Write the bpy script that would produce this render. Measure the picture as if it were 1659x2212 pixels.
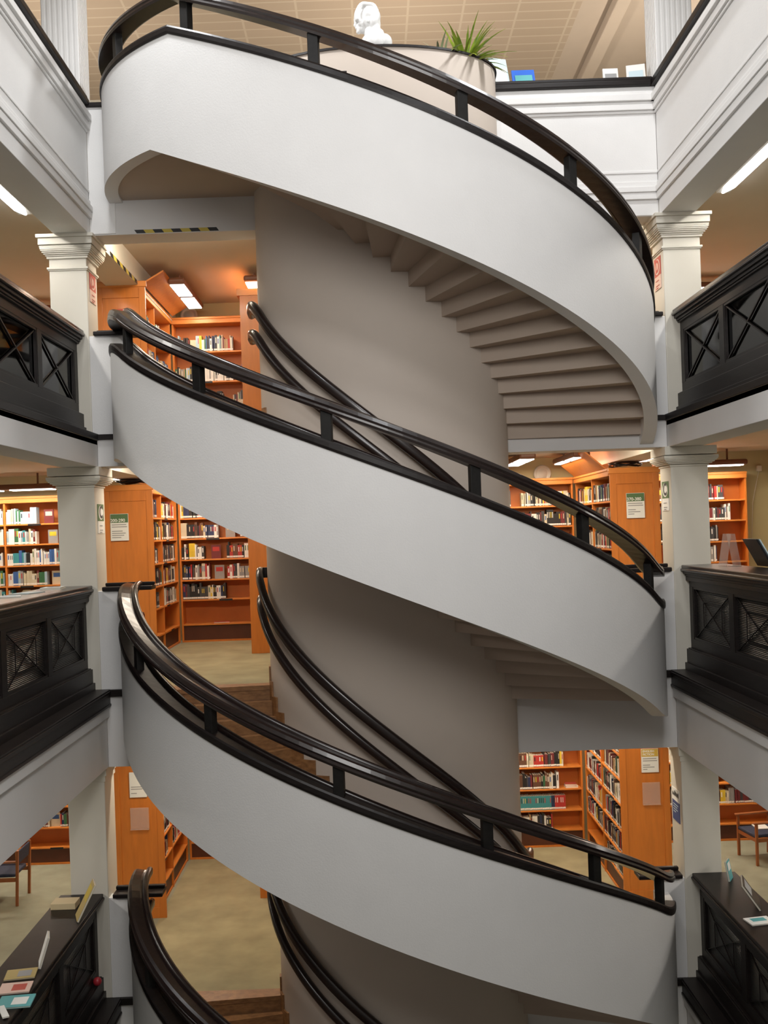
import bpy, bmesh, math, random
from mathutils import Matrix, Vector
R = math.radians
random.seed(7)
C = bpy.context.scene.collection
for o in list(bpy.data.objects):
    bpy.data.objects.remove(o)

# ------------------------------------------------------------------ measures
E = 8.82                       # eye height above the lowest floor
S = 183.33                     # pixels per metre at the depth of the pillars
FL = dict(T=12.99, D=10.037, C=7.03, B=3.40, A=0.0)      # floor levels
XL, XR = -3.18, 3.53           # the two long sides of the well
PXL, PXR = -3.235, 3.56         # pillar faces
YP = 12.0                      # plane of the pillars
XC, YC, EA, EB = 0.21, 12.0, 3.145, 2.40                 # oval stair
DA, DB = 1.44, 0.83                                      # oval drum
CZ = {'T': 12.74, 'D': FL['D'] - 0.12, 'C': FL['C'] - 0.12, 'B': FL['B'] - 0.12}   # underside of each ceiling
def hz(px): return E + px / S

# ------------------------------------------------------------------ camera
cd = bpy.data.cameras.new('camera'); cam = bpy.data.objects.new('camera', cd); C.objects.link(cam)
bpy.context.scene.camera = cam
cd.sensor_fit = 'VERTICAL'; cd.sensor_height = 36.0; cd.lens = 36.0 * 2200 / 2212
cd.shift_x = 29.5 / 2212; cd.shift_y = 36 / 2212
cd.clip_start = 0.05; cd.clip_end = 200
s_, c_ = math.sin(0.035), math.cos(0.035)
M = Matrix(((c_, s_, 0, 0), (0, 0, -1, 0), (-s_, c_, 0, E), (0, 0, 0, 1)))
cam.matrix_world = M

# ------------------------------------------------------------------ light
W = bpy.data.worlds.new('world'); bpy.context.scene.world = W; W.use_nodes = True
bg = W.node_tree.nodes['Background']; bg.inputs[0].default_value = (0.98, 0.89, 0.80, 1); bg.inputs[1].default_value = 0.26
vs = bpy.context.scene.view_settings
vs.view_transform = 'Standard'; vs.look = 'None'; vs.gamma = 1; vs.use_curve_mapping = False; vs.exposure = 0.0

def area(name, loc, size, energy, col=(1, 1, 1), rot=(0, 0, 0), sy=None):
    l = bpy.data.lights.new(name, 'AREA'); l.energy = energy; l.color = col; l.size = size
    if sy: l.shape = 'RECTANGLE'; l.size_y = sy
    o = bpy.data.objects.new(name, l); o.location = loc; o.rotation_euler = rot; C.objects.link(o); return o
area('ceiling_lamp_light', (-2.0, 4.2, E + 7.2), 0.7, 118, (0.97, 0.98, 1.0), (R(36), 0, R(-12)))
area('ceiling_lamp_light', (2.3, 4.2, E + 7.2), 0.7, 118, (0.97, 0.98, 1.0), (R(36), 0, R(12)))
area('side_fill_light', (-2.6, 9.9, E + 7.4), 0.5, 165, (0.98, 0.99, 1.0), (0, R(-48), 0))  # pair of added fill lights, no fixtures, brightening the side fascias
area('side_fill_light', (2.9, 9.9, E + 7.4), 0.5, 150, (0.98, 0.99, 1.0), (0, R(48), 0))
area('well_fill_light', (0.2, 2.0, E + 3.6), 3.0, 290, (1.0, 0.975, 0.95), (R(62), 0, 0))  # added fill hanging free in the well, lifts the lower floors

# ------------------------------------------------------------------ materials
def mat(name, col, rough=0.6, noise=0.0, scale=8.0, stretch=None, metal=0, bump=0.0, emit=None, coat=0, col2=None, spec=None, trans=0, bscale=None):
    m = bpy.data.materials.new(name); m.use_nodes = True
    nt = m.node_tree; b = nt.nodes['Principled BSDF']
    b.inputs['Base Color'].default_value = (*col, 1); b.inputs['Roughness'].default_value = rough; b.inputs['Metallic'].default_value = metal
    if coat: b.inputs['Coat Weight'].default_value = coat; b.inputs['Coat Roughness'].default_value = 0.12
    if spec is not None: b.inputs['Specular IOR Level'].default_value = spec
    if trans: b.inputs['Transmission Weight'].default_value = trans; b.inputs['IOR'].default_value = 1.2
    if emit:
        b.inputs['Emission Color'].default_value = (*emit[0], 1); b.inputs['Emission Strength'].default_value = emit[1]
    if noise or bump:
        tc = nt.nodes.new('ShaderNodeTexCoord'); mp = nt.nodes.new('ShaderNodeMapping'); n = nt.nodes.new('ShaderNodeTexNoise')
        if stretch: mp.inputs['Scale'].default_value = stretch
        n.inputs['Scale'].default_value = scale; n.inputs['Detail'].default_value = 5
        nt.links.new(tc.outputs['Object'], mp.inputs[0]); nt.links.new(mp.outputs[0], n.inputs['Vector'])
        if noise:
            r = nt.nodes.new('ShaderNodeValToRGB'); c2 = col2 or tuple(max(0, c * (1 - noise)) for c in col)
            r.color_ramp.elements[0].color = (*c2, 1); r.color_ramp.elements[1].color = (*col, 1)
            r.color_ramp.elements[0].position = 0.3; r.color_ramp.elements[1].position = 0.7
            nt.links.new(n.outputs['Fac'], r.inputs[0]); nt.links.new(r.outputs[0], b.inputs['Base Color'])
        if bump:
            bp = nt.nodes.new('ShaderNodeBump'); bp.inputs['Strength'].default_value = bump; bp.inputs['Distance'].default_value = 0.01
            n2 = n
            if bscale:
                n2 = nt.nodes.new('ShaderNodeTexNoise'); n2.inputs['Scale'].default_value = bscale; nt.links.new(mp.outputs[0], n2.inputs['Vector'])
            nt.links.new(n2.outputs['Fac'], bp.inputs['Height']); nt.links.new(bp.outputs[0], b.inputs['Normal'])
    return m
WHITE = mat('white_plaster', (0.74, 0.735, 0.725), 0.55, 0.03, 3.0, bump=0.10, bscale=60)
GREYW = mat('soft_white_paint', (0.66, 0.65, 0.64), 0.6, 0.04, 2.0)
CREAM = mat('cream_paint', (0.64, 0.61, 0.53), 0.5, 0.04, 3.0)
DRUMW = mat('drum_plaster_warm_shade', (0.545, 0.475, 0.41), 0.6, 0.03, 3.0)  # white drum plaster with dim warm bounce light mixed into its colour
SOFF = mat('plaster_soffit', (0.47, 0.385, 0.315), 0.7, 0.04, 3.0)  # stair soffit plaster, its brown includes shade and warm bounce light
CEIL = mat('ceiling_paint', (0.58, 0.50, 0.40), 0.7, 0.05, 1.5)
OLIVE = mat('olive_wall_paint', (0.46, 0.40, 0.22), 0.8, 0.06, 1.5)
DARK = mat('black_brown_wood', (0.014, 0.010, 0.009), 0.42, 0.5, 5.0, (1, 1, 14), col2=(0.006, 0.004, 0.004), spec=0.3)
RAILM = mat('dark_polished_wood', (0.022, 0.012, 0.010), 0.28, 0.6, 6.0, (3, 3, 20), col2=(0.009, 0.006, 0.006), coat=0.25)
PANELM = mat('black_panel_wood', (0.012, 0.011, 0.010), 0.5, 0.4, 20, spec=0.25)
ORANGE = mat('honey_birch_veneer', (0.63, 0.195, 0.026), 0.42, 0.16, 3.0, (6, 6, 0.8), coat=0.1)
ORANGE2 = mat('honey_birch_edge', (0.68, 0.235, 0.042), 0.4, 0.12, 4.0)
BACKW = mat('bookcase_back_veneer', (0.54, 0.155, 0.024), 0.5, 0.15, 3.0)
KICK = mat('dark_red_kickboard', (0.10, 0.028, 0.012), 0.5, 0.3, 4)
STEPW = mat('oak_tread', (0.34, 0.17, 0.068), 0.42, 0.45, 3.0, (4, 4, 10), col2=(0.19, 0.09, 0.036))
CARPET = mat('olive_carpet', (0.40, 0.36, 0.215), 0.85, 0.30, 2.2, bump=0.2, bscale=120)
CARPB = mat('carpet_gallery_light', (0.33, 0.34, 0.25), 0.85, 0.25, 2.2, bump=0.2, bscale=120)  # same carpet as above, cooler gallery light mixed into its colour
BLACK = mat('black_plastic', (0.012, 0.012, 0.013), 0.4)
YEL = mat('tape_yellow', (0.55, 0.42, 0.06), 0.5)
LAMPB = mat('lamp_housing_wood', (0.16, 0.06, 0.03), 0.5)
LAMPE = mat('lamp_diffuser', (1, 1, 1), 0.5, emit=((1.0, 0.97, 0.92), 9.0))
TUBEE = mat('tube_diffuser', (1, 1, 1), 0.5, emit=((1.0, 0.99, 0.97), 8.0))
PAPER = mat('white_paper', (0.80, 0.80, 0.77), 0.6)
PINKP = mat('faded_pink_paper', (0.74, 0.52, 0.44), 0.6)
REDP = mat('faded_red_print', (0.50, 0.085, 0.06), 0.6)
GREENP = mat('dark_green_print', (0.09, 0.17, 0.07), 0.5)
GOLDP = mat('mustard_print', (0.62, 0.42, 0.07), 0.5)
BLUEP = mat('navy_print', (0.05, 0.08, 0.22), 0.5)
INK = mat('dark_ink', (0.06, 0.06, 0.06), 0.6)
GREYINK = mat('grey_ink', (0.30, 0.30, 0.30), 0.6)
MARBLE = mat('white_marble', (0.72, 0.72, 0.71), 0.35, 0.03, 4)
LEAF = mat('yellow_green_leaf', (0.36, 0.44, 0.045), 0.45, 0.5, 9.0, col2=(0.12, 0.22, 0.025))
PALEL = mat('pale_leaf', (0.30, 0.34, 0.20), 0.5)
PEB = mat('white_pebbles', (0.70, 0.68, 0.64), 0.6, 0.3, 14)
BLUES = mat('navy_seat_fabric', (0.035, 0.045, 0.085), 0.8, 0.3, 30)
CHAIRW = mat('chair_wood', (0.36, 0.12, 0.035), 0.4, 0.2, 5)
SKYB = mat('bright_blue_card', (0.02, 0.12, 0.55), 0.5)
PALEB = mat('pale_blue_paper', (0.55, 0.68, 0.74), 0.5)
TEAL = mat('teal_cover', (0.10, 0.38, 0.40), 0.5)
BRASS = mat('dull_brass_cover', (0.42, 0.32, 0.12), 0.45)
REDK = mat('red_knob', (0.35, 0.02, 0.03), 0.4)
PAGES = mat('book_pages', (0.70, 0.66, 0.56), 0.8)
def glass():
    m = bpy.data.materials.new('clear_glass'); m.use_nodes = True; nt = m.node_tree; nt.nodes.clear()
    o = nt.nodes.new('ShaderNodeOutputMaterial'); mx = nt.nodes.new('ShaderNodeMixShader'); t = nt.nodes.new('ShaderNodeBsdfTransparent'); g = nt.nodes.new('ShaderNodeBsdfGlossy')
    f = nt.nodes.new('ShaderNodeFresnel'); f.inputs[0].default_value = 1.45; g.inputs['Roughness'].default_value = 0.05
    t.inputs[0].default_value = (0.75, 0.75, 0.75, 1)
    nt.links.new(f.outputs[0], mx.inputs[0]); nt.links.new(t.outputs[0], mx.inputs[1]); nt.links.new(g.outputs[0], mx.inputs[2]); nt.links.new(mx.outputs[0], o.inputs[0])
    return m
GLASS = glass()
def gridmat():
    m = mat('coffered_ceiling_panels', (0.40, 0.31, 0.235), 0.6); nt = m.node_tree; b = nt.nodes['Principled BSDF']
    tc = nt.nodes.new('ShaderNodeTexCoord'); br = nt.nodes.new('ShaderNodeTexBrick')
    br.offset = 0; br.inputs['Scale'].default_value = 1.0; br.inputs['Brick Width'].default_value = 0.86; br.inputs['Row Height'].default_value = 0.27
    br.inputs['Mortar Size'].default_value = 0.022; br.inputs['Mortar Smooth'].default_value = 0.4
    br.inputs['Color1'].default_value = (0.40, 0.31, 0.235, 1); br.inputs['Color2'].default_value = (0.385, 0.30, 0.225, 1); br.inputs['Mortar'].default_value = (0.47, 0.385, 0.30, 1)
    nt.links.new(tc.outputs['Object'], br.inputs['Vector']); nt.links.new(br.outputs['Color'], b.inputs['Base Color'])
    return m
GRIDM = gridmat()
def grille():
    m = mat('black_ribbed_grille', (0.016, 0.014, 0.013), 0.35); nt = m.node_tree; b = nt.nodes['Principled BSDF']
    tc = nt.nodes.new('ShaderNodeTexCoord'); w = nt.nodes.new('ShaderNodeTexWave'); w.bands_direction = 'Z'; w.inputs['Scale'].default_value = 18
    bp = nt.nodes.new('ShaderNodeBump'); bp.inputs['Strength'].default_value = 0.8; bp.inputs['Distance'].default_value = 0.01
    nt.links.new(tc.outputs['Object'], w.inputs['Vector']); nt.links.new(w.outputs['Fac'], bp.inputs['Height']); nt.links.new(bp.outputs[0], b.inputs['Normal'])
    return m
GRILLE = grille()

# ------------------------------------------------------------------ helpers
class MB:
    def __init__(self): self.v = []; self.f = []; self.m = []; self.sm = []
    def quad(self, pts, m=0, sm=False):
        n = len(self.v); self.v += [tuple(p) for p in pts]; self.f.append(tuple(range(n, n + len(pts)))); self.m.append(m); self.sm.append(sm); return self
    def box(self, x0, x1, y0, y1, z0, z1, m=0):
        x0, x1 = sorted((x0, x1)); y0, y1 = sorted((y0, y1)); z0, z1 = sorted((z0, z1))
        n = len(self.v)
        self.v += [(x0, y0, z0), (x1, y0, z0), (x1, y1, z0), (x0, y1, z0), (x0, y0, z1), (x1, y0, z1), (x1, y1, z1), (x0, y1, z1)]
        for q in ((0, 3, 2, 1), (4, 5, 6, 7), (0, 1, 5, 4), (1, 2, 6, 5), (2, 3, 7, 6), (3, 0, 4, 7)):
            self.f.append(tuple(n + i for i in q)); self.m.append(m); self.sm.append(False)
        return self
    def hexa(self, p, m=0):        # 8 points: bottom ring 0-3, top ring 4-7
        n = len(self.v); self.v += [tuple(q) for q in p]
        for q in ((0, 3, 2, 1), (4, 5, 6, 7), (0, 1, 5, 4), (1, 2, 6, 5), (2, 3, 7, 6), (3, 0, 4, 7)):
            self.f.append(tuple(n + i for i in q)); self.m.append(m); self.sm.append(False)
        return self
    def loft(self, rings, m=0, sm=True, closed=True, caps=True):
        n = len(self.v); k = len(rings[0])
        for r in rings: self.v += [tuple(p) for p in r]
        for i in range(len(rings) - 1):
            for j in range(k if closed else k - 1):
                a = n + i * k + j; b = n + i * k + (j + 1) % k
                self.f.append((a, b, b + k, a + k)); self.m.append(m); self.sm.append(sm)
        if caps:
            self.f.append(tuple(n + j for j in range(k))[::-1]); self.m.append(m); self.sm.append(False)
            self.f.append(tuple(n + (len(rings) - 1) * k + j for j in range(k))); self.m.append(m); self.sm.append(False)
        return self
    def tube(self, pts, r, m=0, seg=8, r1=None):
        pts = [Vector(p) for p in pts]; rings = []
        for i, p in enumerate(pts):
            d = (pts[min(i + 1, len(pts) - 1)] - pts[max(i - 1, 0)]).normalized()
            up = Vector((0, 0, 1)) if abs(d.z) < 0.9 else Vector((0, 1, 0))
            a = d.cross(up).normalized(); b = a.cross(d)
            rr = r if r1 is None else r + (r1 - r) * i / (len(pts) - 1)
            rings.append([p + a * rr * math.cos(t * 2 * math.pi / seg) + b * rr * math.sin(t * 2 * math.pi / seg) for t in range(seg)])
        return self.loft(rings, m)
    def bar(self, p, q, w, t, nrm, m=0):       # flat bar from p to q, width w, thickness t along nrm
        p, q, nrm = Vector(p), Vector(q), Vector(nrm).normalized(); d = (q - p).normalized(); s = d.cross(nrm).normalized() * w / 2; k = nrm * t / 2
        return self.loft([[p + s + k, p - s + k, p - s - k, p + s - k], [q + s + k, q - s + k, q - s - k, q + s - k]], m, False)
    def lathe(self, prof, cx, cy, m=0, seg=16, sx=1, sy=1):
        return self.loft([[(cx + r * sx * math.cos(2 * math.pi * i / seg), cy + r * sy * math.sin(2 * math.pi * i / seg), z) for i in range(seg)] for r, z in prof], m)
    def build(self, name, mats, parent=None, bevel=0, loc=None):
        me = bpy.data.meshes.new(name)
        vv = self.v
        if loc is not None: vv = [(a - loc[0], b - loc[1], c - loc[2]) for a, b, c in vv]
        me.from_pydata(vv, [], self.f)
        if not isinstance(mats, (list, tuple)): mats = [mats]
        for mm in mats: me.materials.append(mm)
        for p, mi, s in zip(me.polygons, self.m, self.sm): p.material_index = mi; p.use_smooth = s
        bm = bmesh.new(); bm.from_mesh(me); bmesh.ops.recalc_face_normals(bm, faces=bm.faces); bm.to_mesh(me); bm.free()
        o = bpy.data.objects.new(name, me); C.objects.link(o)
        if loc is not None: o.location = loc
        if parent:
            o.parent = parent
            if loc is None and parent.parent is None and parent.type == 'EMPTY': o.location = -Vector(parent.location)
        if bevel:
            b = o.modifiers.new('bevel', 'BEVEL'); b.width = bevel; b.segments = 2; b.limit_method = 'ANGLE'
        return o
# things are built in world coordinates: the Empty sits at the base of the thing and each part is shifted back
def tag(o, label, cat, group=None, kind=None):
    if label: o['label'] = label
    if cat: o['category'] = cat
    if group: o['group'] = group
    if kind: o['kind'] = kind
    return o
def thing(name, loc, label, cat, group=None, rz=0):
    o = bpy.data.objects.new(name, None); C.objects.link(o); o.location = loc; o.rotation_euler = (0, 0, rz); o.empty_display_size = 0.1
    return tag(o, label, cat, group)
def struct(o, label=None): o['kind'] = 'structure'; o['label'] = label or o.name.split('.')[0].replace('_', ' ') + ' of the library'; return o
def S_(name, m, *boxes, bevel=0, label=None):
    b = MB()
    for x in boxes: b.box(*x)
    return struct(b.build(name, m, bevel=bevel), label)
def clean(src, name, m):
    me = bpy.data.meshes.new(name); me.from_pydata([v.co[:] for v in src.vertices], [], [p.vertices[:] for p in src.polygons]); me.materials.append(m); me.update(); return me
def text(name, body, size, mtx, m, parent, ext=0.0006, spacing=1.0, bold=0.0):
    cu = bpy.data.curves.new(name, 'FONT'); cu.body = body; cu.size = size; cu.extrude = ext; cu.align_x = 'CENTER'; cu.align_y = 'CENTER'; cu.space_character = spacing; cu.offset = bold
    t = bpy.data.objects.new(name + '_tmp', cu); C.objects.link(t)
    dg = bpy.context.evaluated_depsgraph_get(); me = bpy.data.meshes.new_from_object(t.evaluated_get(dg)); me = clean(me, name, m); bpy.data.objects.remove(t)
    me.transform(mtx)
    if parent.type == 'EMPTY': me.transform(Matrix.Translation(-Vector(parent.location)))
    o = bpy.data.objects.new(name, me); C.objects.link(o); o.parent = parent; return o
def face_m(loc, xdir):        # matrix: text x along xdir, text up = world z
    x = Vector(xdir).normalized(); z = x.cross(Vector((0, 0, 1))); y = Vector((0, 0, 1))
    return Matrix(((x.x, y.x, z.x, loc[0]), (x.y, y.y, z.y, loc[1]), (x.z, y.z, z.z, loc[2]), (0, 0, 0, 1)))

# ------------------------------------------------------------------ the building shell
YR, YN = 17.3, -1.0
XWL, XWR = -6.9, 6.95
LV = {'T': 'top', 'D': 'upper', 'C': 'middle', 'B': 'lower', 'A': 'lowest'}
for k, z in FL.items():
    yr = 18.6 if k == 'T' else YR
    mr = CARPET
    mg = CARPB
    S_('floor', mr, (XL, XR, YP + 0.02, yr, z - 0.06, z), label=f'{LV[k]} floor behind the stair')
    S_('floor', mg, (XWL, XL - (0.03 if k == 'T' else 0), YN, yr, z - 0.06, z), label=f'{LV[k]} floor left of the well')
    S_('floor', mg, (XR + (0.03 if k == 'T' else 0), XWR, YN, yr, z - 0.06, z), label=f'{LV[k]} floor right of the well')
    if k == 'A': S_('floor', CARPB, (XL, XR, YN, YP + 0.02, z - 0.06, z), label='lowest floor inside the well'); continue
    S_('ceiling', CEIL, (XL + 0.0, XR, YP + 0.02, yr, CZ[k], CZ[k] + 0.06), label=f'ceiling under the {LV[k]} floor')
    S_('ceiling', CEIL, (XWL, XL, YN, yr, CZ[k], CZ[k] + 0.06), label=f'ceiling under the {LV[k]} floor left')
    S_('ceiling', CEIL, (XR, XWR, YN, yr, CZ[k], CZ[k] + 0.06), label=f'ceiling under the {LV[k]} floor right')
S_('wall_back', OLIVE, (XWL, XWR, YR, YR + 0.15, 0, FL['T'] - 0.07))
S_('wall_left', CREAM, (XWL - 0.15, XWL, YN, 18.75, 0, E + 8.0))
S_('wall_right', CREAM, (XWR, XWR + 0.15, YN, 18.75, 0, E + 8.0))
S_('wall_attic', CREAM, (XWL, XWR, 18.6, 18.75, FL['T'], E + 8.0))
S_('ceiling', GRIDM, (XWL, 3.55, YN, 18.6, E + 8.0, E + 8.1), label='panelled ceiling of the top floor')
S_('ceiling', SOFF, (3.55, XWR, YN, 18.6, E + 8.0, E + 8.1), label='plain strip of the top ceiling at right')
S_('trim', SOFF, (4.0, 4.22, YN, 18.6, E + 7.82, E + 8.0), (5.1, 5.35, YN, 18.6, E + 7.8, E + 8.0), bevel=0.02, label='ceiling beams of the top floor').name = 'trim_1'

# beams: bottom edge per level
BB = {'T': hz(655), 'D': hz(154), 'C': hz(-495), 'B': E - 6.35}
STRIP = {'D': 0.065, 'C': 0.19, 'B': 0.19}
n_trim = 2
def trim(name_label, m, *boxes, bevel=0.004):
    global n_trim
    o = S_(f'trim_{n_trim}', m, *boxes, bevel=bevel, label=name_label); n_trim += 1; return o
for k in 'TDCB':
    z = FL[k]; zb = BB[k]; ln = LV[k]
    zx = zb - 0.006 if k == 'T' else zb
    top = z if k == 'T' else z - STRIP[k]
    # cross beam at the back of the well, left and right of the drum
    trim(f'white cross beam under {ln} floor left of drum', GREYW, (XL, XC - DA + 0.05, YP + (0.012 if k == 'T' else 0), YP + 0.40, zx, z - 0.002))
    trim(f'white cross beam under {ln} floor right of drum', GREYW, (XC + DA - 0.05, XR, YP + (0.012 if k == 'T' else 0), YP + 0.40, zx, z - 0.002))
    # side beams along the well
    if k != 'T':
        trim(f'white edge beam under {ln} floor left of well', GREYW, (XL - 0.40, XL, YN, YP, zb, top - 0.001))
        trim(f'white edge beam under {ln} floor right of well', GREYW, (XR, XR + 0.40, YN, YP, zb, top))
        if k in 'CB':
            trim(f'white moulding on the left {ln} beam', GREYW, (XL - 0.1, XL + 0.035, YN, YP, top - 0.13, top), bevel=0.012)
            trim(f'white moulding on the right {ln} beam', GREYW, (XR - 0.035, XR + 0.1, YN, YP, top - 0.13, top), bevel=0.012)
        dz = 0.06 if k == 'D' else 0.08
        trim(f'dark floor strip at the {ln} left landing', DARK, (XL - 0.01, XC - EA + 0.02, YP - 0.03, YP + 0.1, z - dz, z + 0.002))
        trim(f'dark floor strip at the {ln} right landing', DARK, (XC + EA - 0.02, XR + 0.01, YP - 0.03, YP + 0.1, z - dz, z + 0.002))
    # beams running back from the pillars
    trim(f'beam running back under {ln} floor left', CREAM, (XL - 0.45, XL, YP + 0.40, YR, zb, z - 0.12))
    trim(f'beam running back under {ln} floor right', CREAM, (XR, XR + 0.45, YP + 0.40, YR, zb, z - 0.12))

# white fascia of the top floor, with its mouldings, along three sides
def fascia(seg, lab):
    # seg(d0,d1,z0,z1) -> box ; d = distance out of the wall towards the well
    Z = lambda px: hz(px)
    bx = [seg(-0.40, 0.0, Z(655), Z(934)), seg(0, 0.012, Z(746), Z(752)),
          seg(0, 0.02, Z(716), Z(728)), seg(0, 0.045, Z(704), Z(716)), seg(0, 0.03, Z(689), Z(704)),
          seg(0, 0.02, Z(875), Z(881)), seg(0, 0.045, Z(881), Z(893)), seg(0, 0.03, Z(893), Z(900)), seg(0, 0.065, Z(900), Z(914)), seg(0, 0.04, Z(914), Z(921)), seg(0, 0.0, Z(921), Z(934))]
    return trim(lab, WHITE, *bx[:10], bevel=0.006)
fascia(lambda a, b, z0, z1: (XL + b, XL + a, YN, YP, z0, z1), 'white moulded parapet wall of the top floor left')
fascia(lambda a, b, z0, z1: (XR - b, XR - a, YN, YP, z0, z1), 'white moulded parapet wall of the top floor right')
fascia(lambda a, b, z0, z1: (XC + DA - 0.02, XR, YP - b, YP - a, z0, z1), 'white moulded parapet wall behind the stair right')
# left bit at the landing
trim('white low wall of the top floor between left pillar and stair', WHITE, (XL, XC - EA + 0.06, YP, YP + 0.16, hz(656.5), hz(938)))
# dark caps
def cap(lab, *boxes):
    b = MB()
    for x in boxes: b.box(*x)
    o = b.build('parapet_cap', DARK, bevel=0.012); return tag(o, lab, 'parapet cap')
cap('long dark wooden cap on the top floor parapet at left', (XL - 0.38, XL + 0.05, YN, YP + 0.0, hz(934), hz(946)), (XL - 0.34, XL + 0.03, YN, YP + 0.0, hz(946), hz(954)))
cap('long dark wooden cap on the top floor parapet at right', (XR - 0.05, XR + 0.38, YN, YP + 0.3, hz(934), hz(946)), (XR - 0.03, XR + 0.34, YN, YP + 0.3, hz(946), hz(954)))
cap('dark wooden cap on the back parapet right of the planter drum', (XC + DA - 0.03, XR - 0.05, YP - 0.05, YP + 0.36, hz(934), hz(946)), (XC + DA - 0.03, XR - 0.03, YP - 0.03, YP + 0.34, hz(946), hz(954)))

# low walls with dark ledges between pillar and stair
LED = {'T': 945, 'D': 448, 'C': -104, 'B': -767}
for k in 'DCB':
    z = FL[k]; t = hz(LED[k])
    b1 = XC - EA + 0.12; b2 = XC + EA - 0.12
    trim(f'white low wall beside left pillar on the {LV[k]} floor', WHITE, (PXL, b1, YP + 0.01, YP + 0.17, z, t - 0.06))
    trim(f'white low wall beside right pillar on the {LV[k]} floor', WHITE, (b2, PXR, YP + 0.01, YP + 0.17, z, t - 0.06))
    for sg, xa, xb, nm in ((1, XL - 0.0, b1 + 0.22, 'left'), (-1, XR + 0.0, b2 - 0.22, 'right')):
        o = MB().box(xa, xb, YP - 0.03, YP + 0.22, t - 0.06, t - 0.01).box(xa, xb, YP + 0.13, YP + 0.19, t - 0.01, t + 0.03).build('wall_ledge', DARK, bevel=0.01)
        tag(o, f'short dark ledge by the {nm} pillar where the {LV[k]} stair rail ends', 'ledge')
o = MB().box(XL, XC - EA + 0.2, YP - 0.03, YP + 0.2, hz(930), hz(940)).build('wall_ledge', DARK, bevel=0.01)
tag(o, 'short dark ledge by the left fluted column at the top landing', 'ledge')

# ------------------------------------------------------------------ drum
def dpt(al, off=0.0):
    a = R(al)
    if abs(al) <= 90: return (XC + (DA + off) * math.sin(a), YC - (DB + off) * math.cos(a))
    sgn = 1 if al > 0 else -1
    return (XC + sgn * (DA + off), YC + (abs(al) - 90) * 0.03)
def drum_ring(z, off=0.0, yb=13.9):
    r = [dpt(al, off) for al in range(-90, 91, 5)]
    r = [(r[0][0], yb + off)] + r + [(r[-1][0], yb + off)]
    return [(x, y, z) for x, y in r]
ztop = hz(968)
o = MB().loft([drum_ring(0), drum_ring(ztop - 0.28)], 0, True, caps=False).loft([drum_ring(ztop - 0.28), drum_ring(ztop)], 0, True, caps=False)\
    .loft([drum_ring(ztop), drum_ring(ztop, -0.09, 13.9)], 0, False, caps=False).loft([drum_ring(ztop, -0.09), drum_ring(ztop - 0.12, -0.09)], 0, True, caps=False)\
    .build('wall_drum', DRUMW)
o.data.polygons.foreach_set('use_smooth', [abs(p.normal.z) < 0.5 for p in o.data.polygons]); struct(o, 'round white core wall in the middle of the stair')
o = MB().loft([drum_ring(ztop - 0.14, -0.085), drum_ring(ztop - 0.10, -0.085)], 0, False).build('planter_gravel', PEB)
tag(o, 'pale gravel bed filling the top of the white drum', 'gravel', kind='stuff')
o = MB().loft([drum_ring(ztop - 0.005, 0.02), drum_ring(ztop + 0.02, 0.02), drum_ring(ztop + 0.02, -0.10), drum_ring(ztop - 0.005, -0.10)], 0, False, caps=False).build('drum_rim', DARK)
tag(o, 'thin dark rim round the top of the white drum', 'rim')

# ------------------------------------------------------------------ stair flights
def spt(al, r=0.0):
    a = R(al); ea, eb = EA - r, EB - r
    if abs(al) <= 90: return (XC + ea * math.sin(a), YC - eb * math.cos(a))
    sgn = 1 if al > 0 else -1
    return (XC + sgn * ea, YC + (abs(al) - 90) * 0.03)
def hfun(a0, a1, h0, h1, w):
    def raw(a):
        if a <= a0: return h0
        if a >= a1: return h1
        return h0 + (h1 - h0) * (a - a0) / (a1 - a0)
    def f(a):
        if w == 0: return raw(a)
        return sum(raw(a + w * (i - 4) / 4) for i in range(9)) / 9
    return f
def alist(a, b, extra=()):
    n = max(2, int(abs(b - a) / 2.5)); L = [a + (b - a) * i / n for i in range(n + 1)] + [e for e in extra if a < e < b]
    return sorted(set(L))
def sweep(mb, prof, als, hf, pt, m=0, sm=False):
    rings = []
    for al in als:
        z = E + hf(al) / S
        rings.append([(*pt(al, r), z + dz) for r, dz in prof])
    mb.loft(rings, m, sm)
def roundprof(r0, r1, z0, z1, n=10):
    cr, cz, a, b = (r0 + r1) / 2, (z0 + z1) / 2, (r1 - r0) / 2, (z1 - z0) / 2
    return [(cr + a * math.copysign(abs(math.cos(t)) ** 0.7, math.cos(t)), cz + b * math.copysign(abs(math.sin(t)) ** 0.7, math.sin(t))) for t in [2 * math.pi * (i + .5) / n for i in range(n)]]
FLT = [  # key, upper level, lower level, top curve, bottom curve, tread start, tread end, ordinal
    ('3', 'T', 'D', hfun(-41, 90, 921, 383, 0), hfun(-47.5, 90, 722, 160, 0), -41, 88, 'topmost'),
    ('2', 'D', 'C', hfun(-71, 70, 383, -184, 6), hfun(-68, 71, 161, -406, 6), -71, 70, 'second from top'),
    ('1', 'C', 'B', hfun(-84, 71, -184, -807, 7), hfun(-80, 74, -406, -1045, 8), -84, 71, 'third from top'),
    ('0', 'B', 'A', hfun(-84, 71, -807, -1420, 7), hfun(-80, 74, -1045, -1640, 8), -84, 71, 'lowest')]
POSTS = (-62, -37, -11, 15, 38, 63)
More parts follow.
